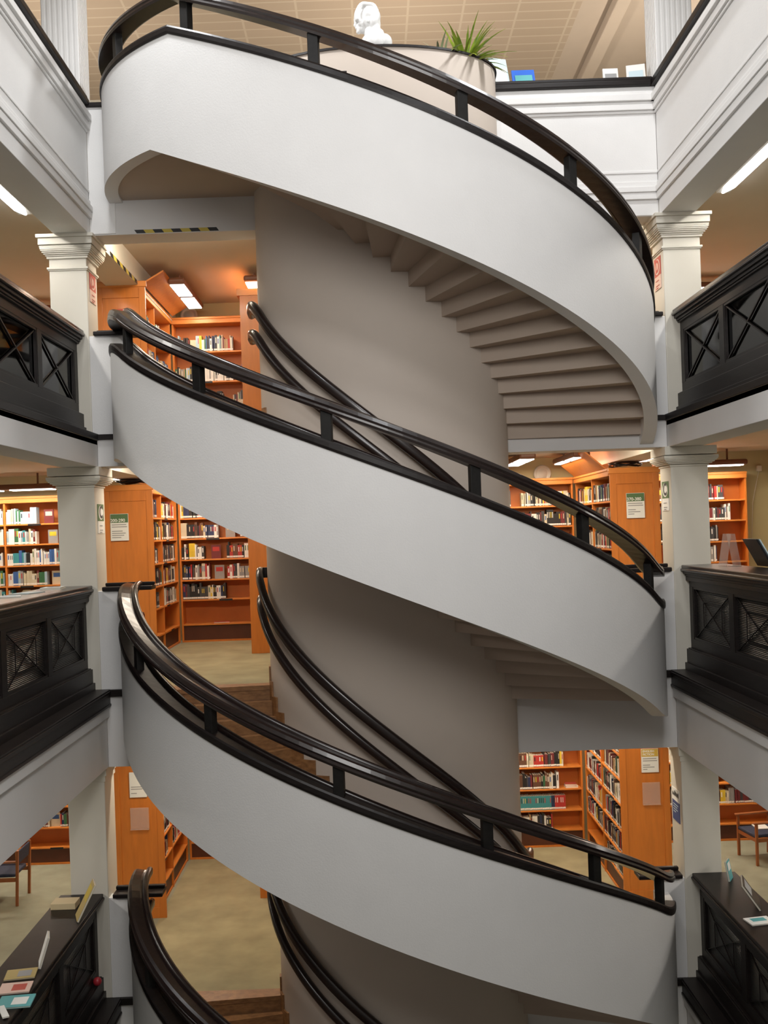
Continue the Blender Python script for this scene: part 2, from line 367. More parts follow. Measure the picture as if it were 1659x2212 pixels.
for key, up, lo, ht, hb, s0, s1, word in FLT:
    zu, zl = FL[up], FL[lo]
    fl = thing('staircase_flight', (XC, YC, zl), f'{word} curved stair flight, white parapet under dark rail, down to {LV[lo]} floor', 'staircase')
    als = alist(-93, 93, (s0, -47.5) if key == '3' else ())
    rings = []
    for al in als:
        zt = E + ht(al) / S; zb = E + hb(al) / S
        zb = min(zb, zt - 0.3)
        rings.append([(*spt(al, 0), zb), (*spt(al, 0), zt), (*spt(al, 0.15), zt), (*spt(al, 0.15), zb)])
    w = MB(); n = len(rings)
    for j in range(4):
        w.loft([[r[j], r[(j + 1) % 4]] for r in rings], 0, j in (0, 2), closed=False, caps=False)
    w.quad(rings[0]); w.quad(rings[-1])
    o = w.build('parapet_wall', WHITE, fl)
    if key == '3': o.data.set_sharp_from_angle(angle=R(30))
    alb = alist(-93, {'3': 93, '2': 82}.get(key, 78), (s0,) if key == '3' else ())
    b = MB()
    sweep(b, [(-0.012, -0.005), (-0.018, 0.02), (-0.016, 0.065), (-0.005, 0.085), (0.10, 0.085), (0.11, 0.07), (0.17, 0.07), (0.17, -0.005)], alb, ht, spt)
    o = b.build('base_rail', DARK, fl)
    b = MB(); sweep(b, roundprof(0.155, 0.225, 0.00, 0.115), alb, ht, spt, 0, True); b.build('base_inner_moulding', RAILM, fl)
    e1 = {'3': 92, '2': 80}.get(key, 75)
    b = MB(); al2 = alist(-93, e1, (s0,) if key == '3' else ())
    sweep(b, [(-0.015, 0.35), (-0.022, 0.375), (-0.018, 0.395), (-0.008, 0.40), (-0.015, 0.42), (-0.0, 0.455), (0.03, 0.465), (0.12, 0.45), (0.15, 0.44), (0.15, 0.35)], al2, ht, spt)
    b.build('top_rail', RAILM, fl)
    b = MB(); sweep(b, roundprof(0.145, 0.215, 0.38, 0.485), al2, ht, spt, 0, True); b.build('handrail', RAILM, fl)
    for al in POSTS:
        z = E + ht(al) / S; da = 0.95
        b = MB()
        sl = (ht(al + 1) - ht(al - 1)) / 2 / S
        L_ = []
        for q in (-da, da):
            for r in (0.01, 0.09):
                L_.append((*spt(al + q, r), q * sl))
        lo4 = [(p[0], p[1], z + 0.06 + p[2]) for p in (L_[0], L_[2], L_[3], L_[1])]; hi4 = [(p[0], p[1], z + 0.37 + p[2]) for p in (L_[0], L_[2], L_[3], L_[1])]
        b.hexa(lo4 + hi4); b.build('post', PANELM, fl, bevel=0.006)
    # treads
    N = max(8, round((zu - zl) / 0.163)); rise = (zu - zl) / N
    for i in range(1, N):
        a0 = s0 + (s1 - s0) * (i - 1) / (N - 1); a1 = s0 + (s1 - s0) * i / (N - 1)
        z = zu - rise * i
        P = [dpt(a0), spt(a0, 0.14), spt((a0 + a1) / 2, 0.14), spt(a1, 0.14), dpt(a1), dpt((a0 + a1) / 2)]
        b = MB(); dn = rise + 0.05
        n0 = len(b.v)
        b.v += [(*p, z) for p in P] + [(*p, z - 0.045) for p in P] + [(*p, z - dn) for p in P]
        k = 6
        b.f.append((0, 1, 2, 3, 4, 5)); b.m.append(0); b.sm.append(False)
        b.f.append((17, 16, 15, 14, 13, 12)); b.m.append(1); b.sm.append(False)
        for j in range(6):
            jj = (j + 1) % 6
            b.f.append((j, jj, jj + 6, j + 6)); b.m.append(0); b.sm.append(False)
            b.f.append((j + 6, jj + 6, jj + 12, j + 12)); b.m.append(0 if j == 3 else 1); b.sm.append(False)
        # nosing lip on the downhill side
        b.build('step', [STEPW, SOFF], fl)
    # stepped skirting along the drum
    b = MB()
    for i in range(0, N):
        a0 = s0 + (s1 - s0) * (i - 1) / (N - 1); a1 = s0 + (s1 - s0) * i / (N - 1)
        if i == 0: a0 = s0 - 6
        z = zu - rise * i
        b.loft([[(*dpt(a, 0.0), z - 0.02), (*dpt(a, 0.02), z - 0.02), (*dpt(a, 0.02), z + 0.22), (*dpt(a, 0.0), z + 0.22)] for a in (a0, (a0 + a1) / 2, a1 + 0.6)], 0, False)
    b.build('wall_skirting', STEPW, fl)
    # landings at both ends inside the oval
    def sector(a0, a1, z, th, nm, tm):
        if a1 - a0 < 1: return
        aa = alist(a0, a1); b = MB()
        b.loft([[(*spt(a, 0.14), z - th), (*spt(a, 0.14), z), (*dpt(a), z), (*dpt(a), z - th)] for a in aa], 0, False)
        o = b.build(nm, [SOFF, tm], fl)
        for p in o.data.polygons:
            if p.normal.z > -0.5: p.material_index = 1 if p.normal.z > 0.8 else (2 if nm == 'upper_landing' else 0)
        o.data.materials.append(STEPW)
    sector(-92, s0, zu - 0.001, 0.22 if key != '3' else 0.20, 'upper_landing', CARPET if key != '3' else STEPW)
    sector(s1, 92, zl - 0.001, 0.22, 'lower_landing', STEPW)
    # wooden edge of the upper landing
    b = MB(); b.loft([[(*p, zu - 0.05), (*p, zu + 0.004)] + [(*q, zu + 0.004), (*q, zu - 0.05)] for p, q in ((spt(s0 + 0.6, 0.14), spt(s0 - 9, 0.14)), (dpt(s0 + 0.6), dpt(s0 - 9)))], 0, False)
    b.build('landing_nosing', STEPW, fl)
    # two dark rails fixed to the drum
    for dz0, dz1 in ((82, 110), (26, 50)):
        b = MB()
        sa = -94 if key != '3' else -14; aa = alist(sa, 88); c0, c1 = dz0 / S, dz1 / S
        hg = hfun(s0, s1, ht(-90), ht(90), 8)
        sweep(b, [(0.06 + r, z) for r, z in roundprof(-0.01, 0.075, c0, c1)], aa, hg, dpt, 0, True)
        p = dpt(sa, 0.06); zz = E + hg(sa) / S
        b.box(p[0] - 0.03, p[0] + 0.07, p[1] - 0.03, p[1] + 0.03, zz + c0 + 0.02, zz + c1 - 0.01)
        b.build('wall_handrail', RAILM, fl)

# ------------------------------------------------------------------ pillars
PW = 0.44
def pillar(side, k, z0, z1, style, label):
    x0, x1 = (PXL - PW, PXL) if side == 'left' else (PXR, PXR + PW)
    y0, y1 = YP, YP + 0.44
    t = thing('pillar', ((x0 + x1) / 2, (y0 + y1) / 2, z0), label, 'pillar')
    m = CREAM
    def ring(ov, za, zb): return (x0 - ov, x1 + ov, y0 - ov, y1 + ov, za, zb)
    if style == 'flute':
        b = MB(); n = 7; w = (x1 - x0) / n
        b.box(x0 + 0.02, x1 - 0.02, y0 + 0.02, y1 - 0.02, z0, z1)
        for i in range(n):
            b.box(x0 + w * i + 0.010, x0 + w * (i + 1) - 0.010, y0, y1, z0, z1)
            b.box(x0, x1, y0 + w * i + 0.010, y0 + w * (i + 1) - 0.010, z0, z1)
        b.build('shaft', WHITE, t, bevel=0.006); return
    b = MB().box(x0, x1, y0, y1, z0, z1 - 0.02); b.build('shaft', m, t, bevel=0.008)
    b = MB()
    if style == 'D':
        b.box(*ring(0.115, z1 - 0.04, z1)); b.box(*ring(0.095, z1 - 0.12, z1 - 0.04)); b.box(*ring(0.088, z1 - 0.135, z1 - 0.128))
        for i in range(6):
            a0 = 0.085 * math.cos(i / 6 * 1.4); b.box(*ring(a0, z1 - 0.135 - 0.018 * (i + 1), z1 - 0.135 - 0.018 * i))
        b.box(*ring(0.022, z1 - 0.27, z1 - 0.243)); b.box(*ring(0.022, z1 - 0.395, z1 - 0.37)); b.box(*ring(0.012, z1 - 0.41, z1 - 0.395))
    elif style == 'C':
        b.box(*ring(0.085, z1 - 0.10, z1))
        for i in range(6):
            a0 = 0.10 * math.sin(math.pi * (0.45 + i / 6 * 0.5)) ; b.box(*ring(a0, z1 - 0.11 - 0.016 * (i + 1), z1 - 0.11 - 0.016 * i))
        b.box(*ring(0.012, z1 - 0.235, z1 - 0.215))
    else:
        b.box(*ring(0.03, z1 - 0.10, z1)); b.box(*ring(0.012, z1 - 0.17, z1 - 0.10))
    b.build('capital', m, t, bevel=0.003)
for side in ('left', 'right'):
    pillar(side, 'T', FL['T'], E + 8.0, 'flute', f'white fluted square column on the top floor, {side} of the stair')
    pillar(side, 'D', FL['D'], BB['T'], 'D', f'square cream pillar with red D sign, {side} of the stair')
    pillar(side, 'C', FL['C'], BB['D'], 'C', f'square cream pillar with green C sign, {side} of the stair')
    pillar(side, 'B', FL['B'], BB['C'], 'B', f'square cream pillar on the lower floor, {side} of the stair')
    pillar(side, 'A', FL['A'], BB['B'], 'B', f'square pillar on the lowest floor, {side} of the stair')

for x, nm in ((-4.6, 'left'), (0.6, 'middle'), (5.0, 'right')):  # added uplighters, out of view, to brighten the top ceiling
    t = thing('added_uplighter', (x, 15.4, FL['T']), f'added low uplighter on the top floor, {nm}, hidden behind the parapet', 'lamp')
    MB().lathe([(0.14, FL['T']), (0.14, FL['T'] + 0.02), (0.02, FL['T'] + 0.03), (0.02, FL['T'] + 0.8)], x, 15.4).build('stand', BLACK, t)
    MB().lathe([(0.05, FL['T'] + 0.78), (0.16, FL['T'] + 0.95), (0.15, FL['T'] + 0.95), (0.04, FL['T'] + 0.79)], x, 15.4).build('bowl', BLACK, t)
    area('attic_fill_light', (x, 15.4, FL['T'] + 0.93), 0.25, 110, (1, 0.9, 0.76), (R(180), 0, 0))
# ------------------------------------------------------------------ balustrades
BOOKS = []   # book specs, filled everywhere, built at the end
PAL = {'white': (0.78, 0.77, 0.73), 'cream': (0.62, 0.55, 0.40), 'black': (0.018, 0.017, 0.018), 'charcoal': (0.055, 0.055, 0.06), 'grey': (0.30, 0.30, 0.30),
       'red': (0.46, 0.035, 0.03), 'maroon': (0.16, 0.025, 0.028), 'blue': (0.05, 0.13, 0.36), 'navy': (0.022, 0.035, 0.10), 'teal': (0.05, 0.27, 0.30),
       'pale blue': (0.36, 0.50, 0.60), 'green': (0.045, 0.16, 0.07), 'yellow': (0.72, 0.52, 0.04), 'orange': (0.65, 0.22, 0.04), 'brown': (0.13, 0.06, 0.035),
       'pink': (0.56, 0.16, 0.24), 'tan': (0.40, 0.27, 0.14)}
MIXC = ['white'] * 7 + ['cream'] * 4 + ['black'] * 5 + ['charcoal'] * 4 + ['grey'] * 3 + ['red'] * 2 + ['maroon'] * 2 + ['blue'] * 2 + ['navy'] * 2 + ['teal', 'pale blue', 'green', 'yellow', 'brown', 'tan']
LIGHTC = ['white'] * 12 + ['cream'] * 3 + ['pale blue'] * 3 + ['pink', 'red', 'teal', 'blue', 'grey', 'grey', 'green', 'black', 'maroon']
DARKC = ['black'] * 6 + ['charcoal'] * 5 + ['white'] * 4 + ['cream'] * 3 + ['brown'] * 2 + ['maroon'] * 3 + ['red'] * 2 + ['yellow', 'green', 'navy', 'navy', 'tan', 'grey']
def balustrade(side, k, label):
    sg = -1 if side == 'left' else 1; X0 = XL if side == 'left' else XR; z = FL[k]
    X = lambda d: X0 + sg * d
    ya, yb = 3.2, YP
    t = thing('balustrade', (X(0.3), (ya + yb) / 2, z), label, 'balustrade')
    def bx(mb, d0, d1, z0, z1, y0=ya, y1=yb, m=0): mb.box(X(d0), X(d1), y0, y1, z + z0, z + z1, m)
    dw = 0.62
    b = MB(); bx(b, 0.115, dw, 1.19, 1.235, ya, yb + 0.0); bx(b, 0.10, 0.16, 1.165, 1.195); b.build('cap', RAILM if k != 'B' else DARK, t, bevel=0.01)
    b = MB(); bx(b, 0.13, 0.25, 1.13, 1.165); bx(b, 0.155, 0.25, 1.10, 1.13); bx(b, 0.17, 0.25, 1.08, 1.10)
    if k == 'C': bx(b, 0.16, 0.25, 1.05, 1.10)
    b.build('cornice_moulding', DARK, t, bevel=0.006)
    b = MB(); bx(b, 0.20, 0.26, 0.98, 1.09); bx(b, 0.20, 0.26, 0.25, 0.37)
    b.build('frame_rails', DARK, t, bevel=0.004)
    y1 = 11.88; first = True
    b0 = MB(); bx(b0, 0.20, 0.26, 0.37, 0.98, 11.88, YP); b0.build('stile', DARK, t)
    i = 0
    while y1 > ya + 0.3:
        y0 = y1 - 1.20
        s = MB(); bx(s, 0.20, 0.26, 0.37, 0.98, y0 - 0.13, y0); s.build('stile', DARK, t)
        s = MB()    # bead round the panel
        bx(s, 0.205, 0.235, 0.37, 0.395, y0, y1); bx(s, 0.205, 0.235, 0.955, 0.98, y0, y1); bx(s, 0.205, 0.235, 0.395, 0.955, y0, y0 + 0.025); bx(s, 0.205, 0.235, 0.395, 0.955, y1 - 0.025, y1)
        xm = X(0.225); nn = (1, 0, 0)
        if k == 'D':
            s.bar((xm, y0 + 0.02, z + 0.39), (xm, y1 - 0.02, z + 0.96), 0.016, 0.02, nn); s.bar((xm, y0 + 0.02, z + 0.96), (xm, y1 - 0.02, z + 0.39), 0.016, 0.02, nn)
            s.build('lattice', DARK, t)
            g = MB(); bx(g, 0.243, 0.247, 0.38, 0.97, y0, y1); g.build('glass_pane', GLASS, t)
        else:
            s.bar((xm, y0 + 0.02, z + 0.39), (xm, y1 - 0.02, z + 0.96), 0.007, 0.012, nn); s.bar((xm, y0 + 0.02, z + 0.96), (xm, y1 - 0.02, z + 0.39), 0.007, 0.012, nn)
            cy_, cz_ = (y0 + y1) / 2, z + 0.675
            for a_, b_ in (((-.3, -.15), (.3, -.15)), ((.3, -.15), (.3, .15)), ((.3, .15), (-.3, .15)), ((-.3, .15), (-.3, -.15))):
                s.bar((xm, cy_ + a_[0], cz_ + a_[1]), (xm, cy_ + b_[0], cz_ + b_[1]), 0.006, 0.01, nn)
            s.build('lattice', DARK, t)
            g = MB(); bx(g, 0.235, 0.25, 0.38, 0.97, y0, y1); g.build('grille_panel', GRILLE, t)
        y1 = y0 - 0.13; i += 1
    b = MB(); bx(b, 0.60, 0.62, 0.0, 1.19); bx(b, 0.26, 0.60, 0.66, 0.685); bx(b, 0.26, 0.60, 0.34, 0.365); b.build('back_case', PANELM, t)
    b = MB(); bx(b, 0.145, 0.26, 0.07, 0.25); bx(b, 0.165, 0.26, 0.20, 0.26); bx(b, 0.12, 0.26, 0.0, 0.09)
    b.build('plinth', DARK, t, bevel=0.005)
    th = STRIP[k]
    b = MB(); bx(b, -0.05 if k != 'D' else -0.02, 0.13, -th, 0.008)
    if k != 'D': bx(b, -0.065, 0.1, -0.05, -0.01); bx(b, -0.06, 0.1, -th, -th + 0.03)
    b.build('floor_edge_board', DARK, t, bevel=0.006)
    if k == 'D':
        rnd = random.Random(5 if side == 'left' else 8)
        for zz in (0.365, 0.685):
            y = 8.0
            while y < 11.9:
                w = rnd.uniform(0.02, 0.045); h = rnd.uniform(0.19, 0.27)
                if rnd.random() < 0.72:
                    BOOKS.append(dict(o=(X(0.29), y, z + zz), w=(0, 1, 0), n=(-sg, 0, 0), t=w, h=h, d=0.17, c=rnd.choice(MIXC), lab=None, vis=False))
                y += w
    return t
for side in ('left', 'right'):
    balustrade(side, 'D', f'dark wooden balustrade with glazed X panels, {side} of the well above eye level')
    balustrade(side, 'C', f'dark wooden balustrade with ribbed panels, {side} of the well at eye level')
    balustrade(side, 'B', f'dark wooden balustrade with books on its cap, {side} lower corner of the well')

# ------------------------------------------------------------------ lamps
def lamp(loc, length, axis, label, energy=26, n=2, wd=0.25, col=(1.0, 0.80, 0.56)):
    x, y, z = loc
    t = thing('bookcase_lamp', loc, label, 'lamp')
    hx, hy = (length / 2, wd / 2) if axis == 'x' else (wd / 2, length / 2)
    MB().box(x - hx, x + hx, y - hy, y + hy, z, z + 0.09).build('housing', LAMPB, t, bevel=0.03); hs_ = t.children[0]
    for i in range(n):
        f0 = -0.5 + i / n + 0.045; f1 = -0.5 + (i + 1) / n - 0.045
        if axis == 'x': b = MB().box(x + f0 * length, x + f1 * length, y - wd * .42, y + wd * .42, z - 0.012, z + 0.004)
        else: b = MB().box(x - wd * .42, x + wd * .42, y + f0 * length, y + f1 * length, z - 0.012, z + 0.004)
        b.build('diffuser', LAMPE, hs_, bevel=0.004)
    above = min([cz for cz in CZ.values() if cz > z + 0.05] or [z + 0.1])
    if above - z > 0.10:
        b = MB()
        for f in (-0.3, 0.3):
            px_, py_ = (x + f * length, y) if axis == 'x' else (x, y + f * length)
            b.box(px_ - 0.012, px_ + 0.012, py_ - 0.012, py_ + 0.012, z + 0.085, above)
        b.build('hanger', LAMPB, t)
    l = area('lamp_light', (x, y, z - 0.03), length if axis == 'x' else wd, energy, col, (0, 0, 0), wd if axis == 'x' else length)
    return t

# ------------------------------------------------------------------ bookcases
SH = {'C': [0.30, 0.71, 1.04, 1.38, 1.73, 2.07], 'B': [0.29, 0.62, 0.97, 1.34, 1.70, 2.06], 'D': [0.12, 0.48, 0.90, 1.34, 1.84], 'A': [0.3, 0.71, 1.04, 1.38, 1.73, 2.07]}
TOPZ = {'C': 2.52, 'B': 2.52, 'D': 2.40, 'A': 2.45}
ORD = ['first', 'second', 'third', 'fourth', 'fifth', 'sixth', 'seventh', 'eighth', 'ninth', 'tenth', 'eleventh', 'twelfth', 'thirteenth', 'fourteenth', 'fifteenth', 'sixteenth',
       'seventeenth', 'eighteenth', 'nineteenth', 'twentieth'] + ['%s-%s' % (a, b) for a in ('twenty', 'thirty', 'forty', 'fifty', 'sixty') for b in ('first', 'second', 'third', 'fourth', 'fifth', 'sixth', 'seventh', 'eighth', 'ninth', 'last')]
SHN = ['top', 'second', 'third', 'fourth', 'fifth', 'bottom']
def bookcase(k, o, w, n, bays, label, short, pal=MIXC, seed=1, cornice=True, depth=0.28, full=0.8, plan=None, rowcol=None):
    """o: front lower left corner seen from the front, w: unit along the width, n: unit facing out, bays: widths"""
    z = FL[k]; o = Vector((o[0], o[1], z)); w = Vector((*w, 0)); n = Vector((*n, 0)); L = sum(bays); H = TOPZ[k]
    t = thing('bookcase', tuple(o + w * L / 2 - n * depth / 2), label, 'bookcase')
    def bx(mb, a0, a1, d0, d1, z0, z1, m=0):     # a along width, d depth behind the front
        p = o + w * a0 - n * d0; q = o + w * a1 - n * d1
        mb.box(p.x, q.x, p.y, q.y, z + z0, z + z1, m)
    b = MB(); bx(b, 0, L, depth - 0.02, depth, 0, H); b.build('back_panel', BACKW, t)
    a = 0
    for i in range(len(bays) + 1):
        b = MB(); e = 0.03
        a0 = a - e / 2 if 0 < i < len(bays) else (a if i == 0 else a - e)
        bx(b, a0, a0 + e, 0, depth - 0.02, 0.0, H - 0.02); b.build('upright', ORANGE, t, bevel=0.003)
        if i < len(bays): a += bays[i]
    b = MB(); bx(b, 0, L, -0.03, depth, H - 0.10, H); bx(b, 0, L, -0.045, 0.0, H - 0.03, H + 0.01); b.build('cornice', ORANGE2, t, bevel=0.008)
    b = MB(); bx(b, 0.03, L - 0.03, 0.03, 0.05, 0.02, SH[k][0] - 0.03); b.build('kickboard', KICK, t)
    b = MB(); bx(b, 0, L, 0.01, 0.03, 0, 0.03); b.build('plinth', ORANGE, t)
    rnd = random.Random(seed); shelves = SH[k]
    a = 0.03; ns = len(shelves)
    for bi, bw in enumerate(bays):
        a0 = a if bi == 0 else a - 0.015; a1 = a + bw - (0.06 if bi == len(bays) - 1 else 0.045)
        if len(bays) == 1: a1 = L - 0.03
        for si, sz in enumerate(shelves):
            b = MB(); bx(b, a0, a1, 0.0, depth - 0.02, sz - 0.025, sz)
            if rnd.random() < 0.6: f = a0 + rnd.uniform(0.0, 0.5) * (a1 - a0); bx(b, f, min(f + 0.22, a1), -0.004, 0.0, sz - 0.035, sz - 0.002, 1)
            b.build('shelf', [ORANGE2, BLACK], t, bevel=0.002)
            nxt = (shelves[si + 1] - 0.025) if si + 1 < ns else H - 0.12
            gap = nxt - sz
            rank = ns - 1 - si
            seg = (plan or {}).get((bi, rank))
            if seg is None:
                if rank == ns - 1 and k != 'A': seg = [(0.0, 0.0)]
                else:
                    r = rnd.random(); seg = [(0.0, rnd.uniform(0.6, 0.95))] if r < 0.5 else [(0.0, rnd.uniform(.35, .5)), (rnd.uniform(.62, .72), 1.0)]
                    if full > 0.9: seg = [(0, 1.0)]
            cnt = 0
            for f0, f1 in seg:
                p = a0 + f0 * (a1 - a0) + 0.004; end = a0 + f1 * (a1 - a0) - 0.004
                run = 0; colr = None
                while p < end - 0.02:
                    th = rnd.choice((0.016, 0.02, 0.024, 0.028, 0.034, 0.042)); h = min(gap - 0.02, rnd.uniform(0.195, 0.275)); dd = rnd.uniform(0.14, 0.19)
                    if run <= 0: colr = rnd.choice(pal); run = rnd.choice((1, 1, 1, 1, 2, 2, 4)); hh = h; tt = th
                    else: h, th = hh, tt
                    rc = (rowcol or {}).get((bi, rank))
                    if rc:
                        f_ = (p - a0) / (a1 - a0); colr = [c for e_, c in rc if f_ < e_ or e_ >= 1][0]; th = 0.030; h = 0.235; run = 1
                    run -= 1
                    if p + th > end: break
                    q = o + w * p - n * rnd.uniform(0.015, 0.03); cnt += 1
                    bn = '' if len(bays) == 1 else (', left bay' if bi == 0 else ', right bay')
                    BOOKS.append(dict(o=(q.x, q.y, z + sz), w=tuple(w), n=tuple(n), t=th, h=h, d=dd, c=colr, k=k,
                                      lab=(colr, cnt, SHN[min(rank, 5)] if rank < ns - 1 else 'bottom', bn, short), vis=True))
                    p += th + (0.0 if rnd.random() < 0.93 else 0.012)
            # a book shown face-on in the gap between two runs
            if len(seg) == 2 and seg[1][0] - seg[0][1] > 0.12 and bw > 0.9:
                f = (seg[0][1] + seg[1][0]) / 2 * (a1 - a0) + a0
                q = o + w * (f - 0.08) - n * 0.06
                colr = rnd.choice(['white', 'cream', 'pale blue', 'maroon', 'grey'])
                BOOKS.append(dict(o=(q.x, q.y, z + sz), w=tuple(w), n=tuple(n), t=0.16, h=min(gap - 0.03, 0.23), d=0.02, c=colr, k=k, face=True,
                                  lab=(colr, 0, SHN[min(rank, 5)], '' if len(bays) == 1 else (', left bay' if bi == 0 else ', right bay'), short), vis=True))
        a += bw
    return t, bx
def end_panel(t, x0, x1, y, z, H):
    b = MB().box(x0, x1, y, y + 0.02, z, z + H); ep = b.build('end_panel', ORANGE, t)
    b = MB().box(x0, x0 + 0.09, y - 0.015, y, z, z + H).box(x1 - 0.09, x1, y - 0.015, y, z, z + H).box(x0 + 0.09, x1 - 0.09, y - 0.015, y, z + H - 0.22, z + H - 0.06).box(x0 + 0.09, x1 - 0.09, y - 0.015, y, z, z + 0.15)
    b.build('end_frame', ORANGE, ep, bevel=0.003)
    b = MB().box(x0 - 0.02, x1 + 0.02, y - 0.03, y + 0.02, z + H - 0.07, z + H + 0.012); b.build('end_cornice', ORANGE2, ep, bevel=0.006)
def hood(t, x, sgn, y0, y1, z, rs):
    b = MB().loft([[(x, yy, z), (x + sgn * 0.30, yy, z + rs), (x + sgn * 0.30, yy, z + rs + .025), (x, yy, z + 0.025)] for yy in (y0, y1)], 0, False)
    b.build('lamp_hood', ORANGE, t)
YE = 14.5
fullplan = {(0, r): [(0, 1)] for r in range(6)}
for k in 'DCB':
    z = FL[k]; H = TOPZ[k]; ln = {'D': 'upstairs', 'C': 'middle floor', 'B': 'lower floor'}[k]
    ll = LV[k]
    pal = {'D': MIXC, 'C': DARKC, 'B': DARKC}[k]
    # rear cases
    planL = {'C': {(0, 0): [(0, 1)], (0, 1): [(0, 0.5), (0.75, 1)], (0, 2): [(0, .3), (.57, 1)], (0, 3): [(0, .37), (.57, 1)], (0, 4): [(0, .58)], (0, 5): []},
             'D': {(0, 0): [(0, .76)], (0, 1): [(0, .76), (.84, 1)], (0, 2): [(.1, .62), (.72, 1)]}, 'B': None}[k]
    t, _ = bookcase(k, (-3.20, YR - 0.3), (1, 0), (0, -1), [1.38], f'orange bookcase on the {ll} back wall, left of the drum', f'the {ln} case left of the drum', pal, seed=11 + ord(k), plan=planL)
    planR = {'B': {(0, 2): [(0.3, .87)], (0, 3): [(.3, .82)], (0, 4): [(.3, .88)], (0, 5): [(0.3, .76)], (0, 0): [(0, 1)], (0, 1): [(0, .8)]}, 'C': {(0, 0): [(0, .5), (.58, 1)], (0, 1): [(0, .40), (.55, 1)], (0, 2): [(0, .3), (.62, 1)]}}.get(k)
    t, _ = bookcase(k, (1.35, YR - 0.3), (1, 0), (0, -1), [2.05], f'orange bookcase on the {ll} back wall, right of the drum', f'the {ln} case right of the drum', pal, seed=21 + ord(k), plan=planR, rowcol={(0, 4): [(.74, 'teal'), (.765, 'navy'), (1, 'red')]} if k == 'B' else None)
    # cases running back from the pillars (end panel towards the well)
    t, _ = bookcase(k, (-3.22, YE), (0, 1), (1, 0), [1.23, 1.23], f'orange side bookcase with end panel behind the left pillar, {ln}', f'the {ln} left side case', pal, seed=31 + ord(k), depth=0.27,
                    plan={(0, r): [(0, 1 if r % 2 else .8)] for r in range(5)} | {(1, r): [(0, .9)] for r in range(5)})
    end_panel(t, -3.78, -3.08, YE - 0.03, z, H)
    for ob in [c for c in t.children]: pass
    hood(t, -3.14, 1, YE + 0.1, YR - 0.5, z + H, 0.26 if k != 'D' else 0.17)
    MB().box(-3.78, -3.49, YE, YR - 0.3, z, z + H).build('outer_side', ORANGE, t)
    t, _ = bookcase(k, (3.44, YR - 0.32), (0, -1), (-1, 0), [1.23, 1.23], f'orange side bookcase with end panel behind the right pillar, {ln}', f'the {ln} right side case', pal, seed=41 + ord(k), depth=0.27,
                    plan={(1, r): [(0.1 if r % 2 else 0, 1)] for r in range(6)} | {(0, r): [(0, .95)] for r in range(5)})
    end_panel(t, 3.42, 4.12, YE - 0.03, z, H)
    hood(t, 3.40, -1, YE + 0.1, YR - 0.5, z + H, 0.26 if k != 'D' else 0.17)
    MB().box(3.72, 4.10, YE, YR - 0.3, z, z + H).build('outer_side', ORANGE, t)
    # case beside the drum, seen edge on
    t = thing('bookcase', (-1.62, 16.1, z), f'narrow orange bookcase end beside the drum on the {ll} floor', 'bookcase')
    b = MB().box(-1.82, -1.55, 15.1, 15.13, z, z + H).box(-1.57, -1.55, 15.13, YR - 0.32, z, z + H); b.build('end_panel', ORANGE, t)
    b = MB()
    for s in SH[k]: b.box(-1.80, -1.57, 15.13, YR - 0.32, z + s - 0.025, z + s)
    b.build('shelf', ORANGE2, t)
    MB().box(-1.86, -1.55, 15.08, YR - 0.32, z + H - 0.1, z + H).build('cornice', ORANGE2, t)
    # gallery cases
    gp = {'C': LIGHTC, 'B': DARKC, 'D': MIXC}[k]
    pl = {(0, r): [(0, 1)] for r in range(5)}
    pl2 = {(1, 0): [(0, .45), (.78, 1)], (1, 1): [(0, .45), (.88, 1)], (1, 2): [(0, .98)], (1, 3): [(0, .6), (.8, 1)], (1, 4): [(0, .9)]}
    bookcase(k, (-6.85, YR - 0.3), (1, 0), (0, -1), [0.75, 1.2], f'orange bookcase on the back wall left of the left pillar, {ln}', f'the {ln} far left case', gp, seed=51 + ord(k), plan=(pl | pl2) if k == 'C' else None)
    w2 = 1.9 if k != 'B' else 2.3
    bookcase(k, (6.30 - 1.9, YR - 0.3), (1, 0), (0, -1), [w2], f'orange bookcase on the back wall right of the right pillar, {ln}', f'the {ln} far right case', pal, seed=61 + ord(k),
             plan={(0, 0): [(0, .82)], (0, 1): [(0, .88)], (0, 2): [(0, .76)], (0, 3): [(.4, .74)], (0, 4): [(0, .5)]} if k == 'C' else None)
    # lamps
    zc = z + H + (0.22 if k != 'D' else 0.10)
    en = 24
    for x, lb in ((-2.74, 'between left side case and drum'), (-1.62, 'close to the left of the drum'), (2.36, 'close to the right of the drum'), (3.16, 'over the right side case')):
        lamp((x, 15.9, zc), 1.75, 'y', f'long two-panel lamp {lb}, {ln}', en)
    lamp((-4.05, 15.9, zc), 1.75, 'y', f'long two-panel lamp behind the left pillar, {ln}', en)
    lamp((4.45, 15.9, zc), 1.75, 'y', f'long two-panel lamp behind the right pillar, {ln}', en)
    lamp((-5.9, 16.6, z + H + 0.10), 1.7, 'x', f'long lamp above the far left bookcase, {ln}', en + 6, col=(1, .88, .72))
    lamp((5.4, 16.6, z + H + 0.10), 1.5, 'x', f'long lamp above the far right bookcase, {ln}', en, col=(1, .86, .68))
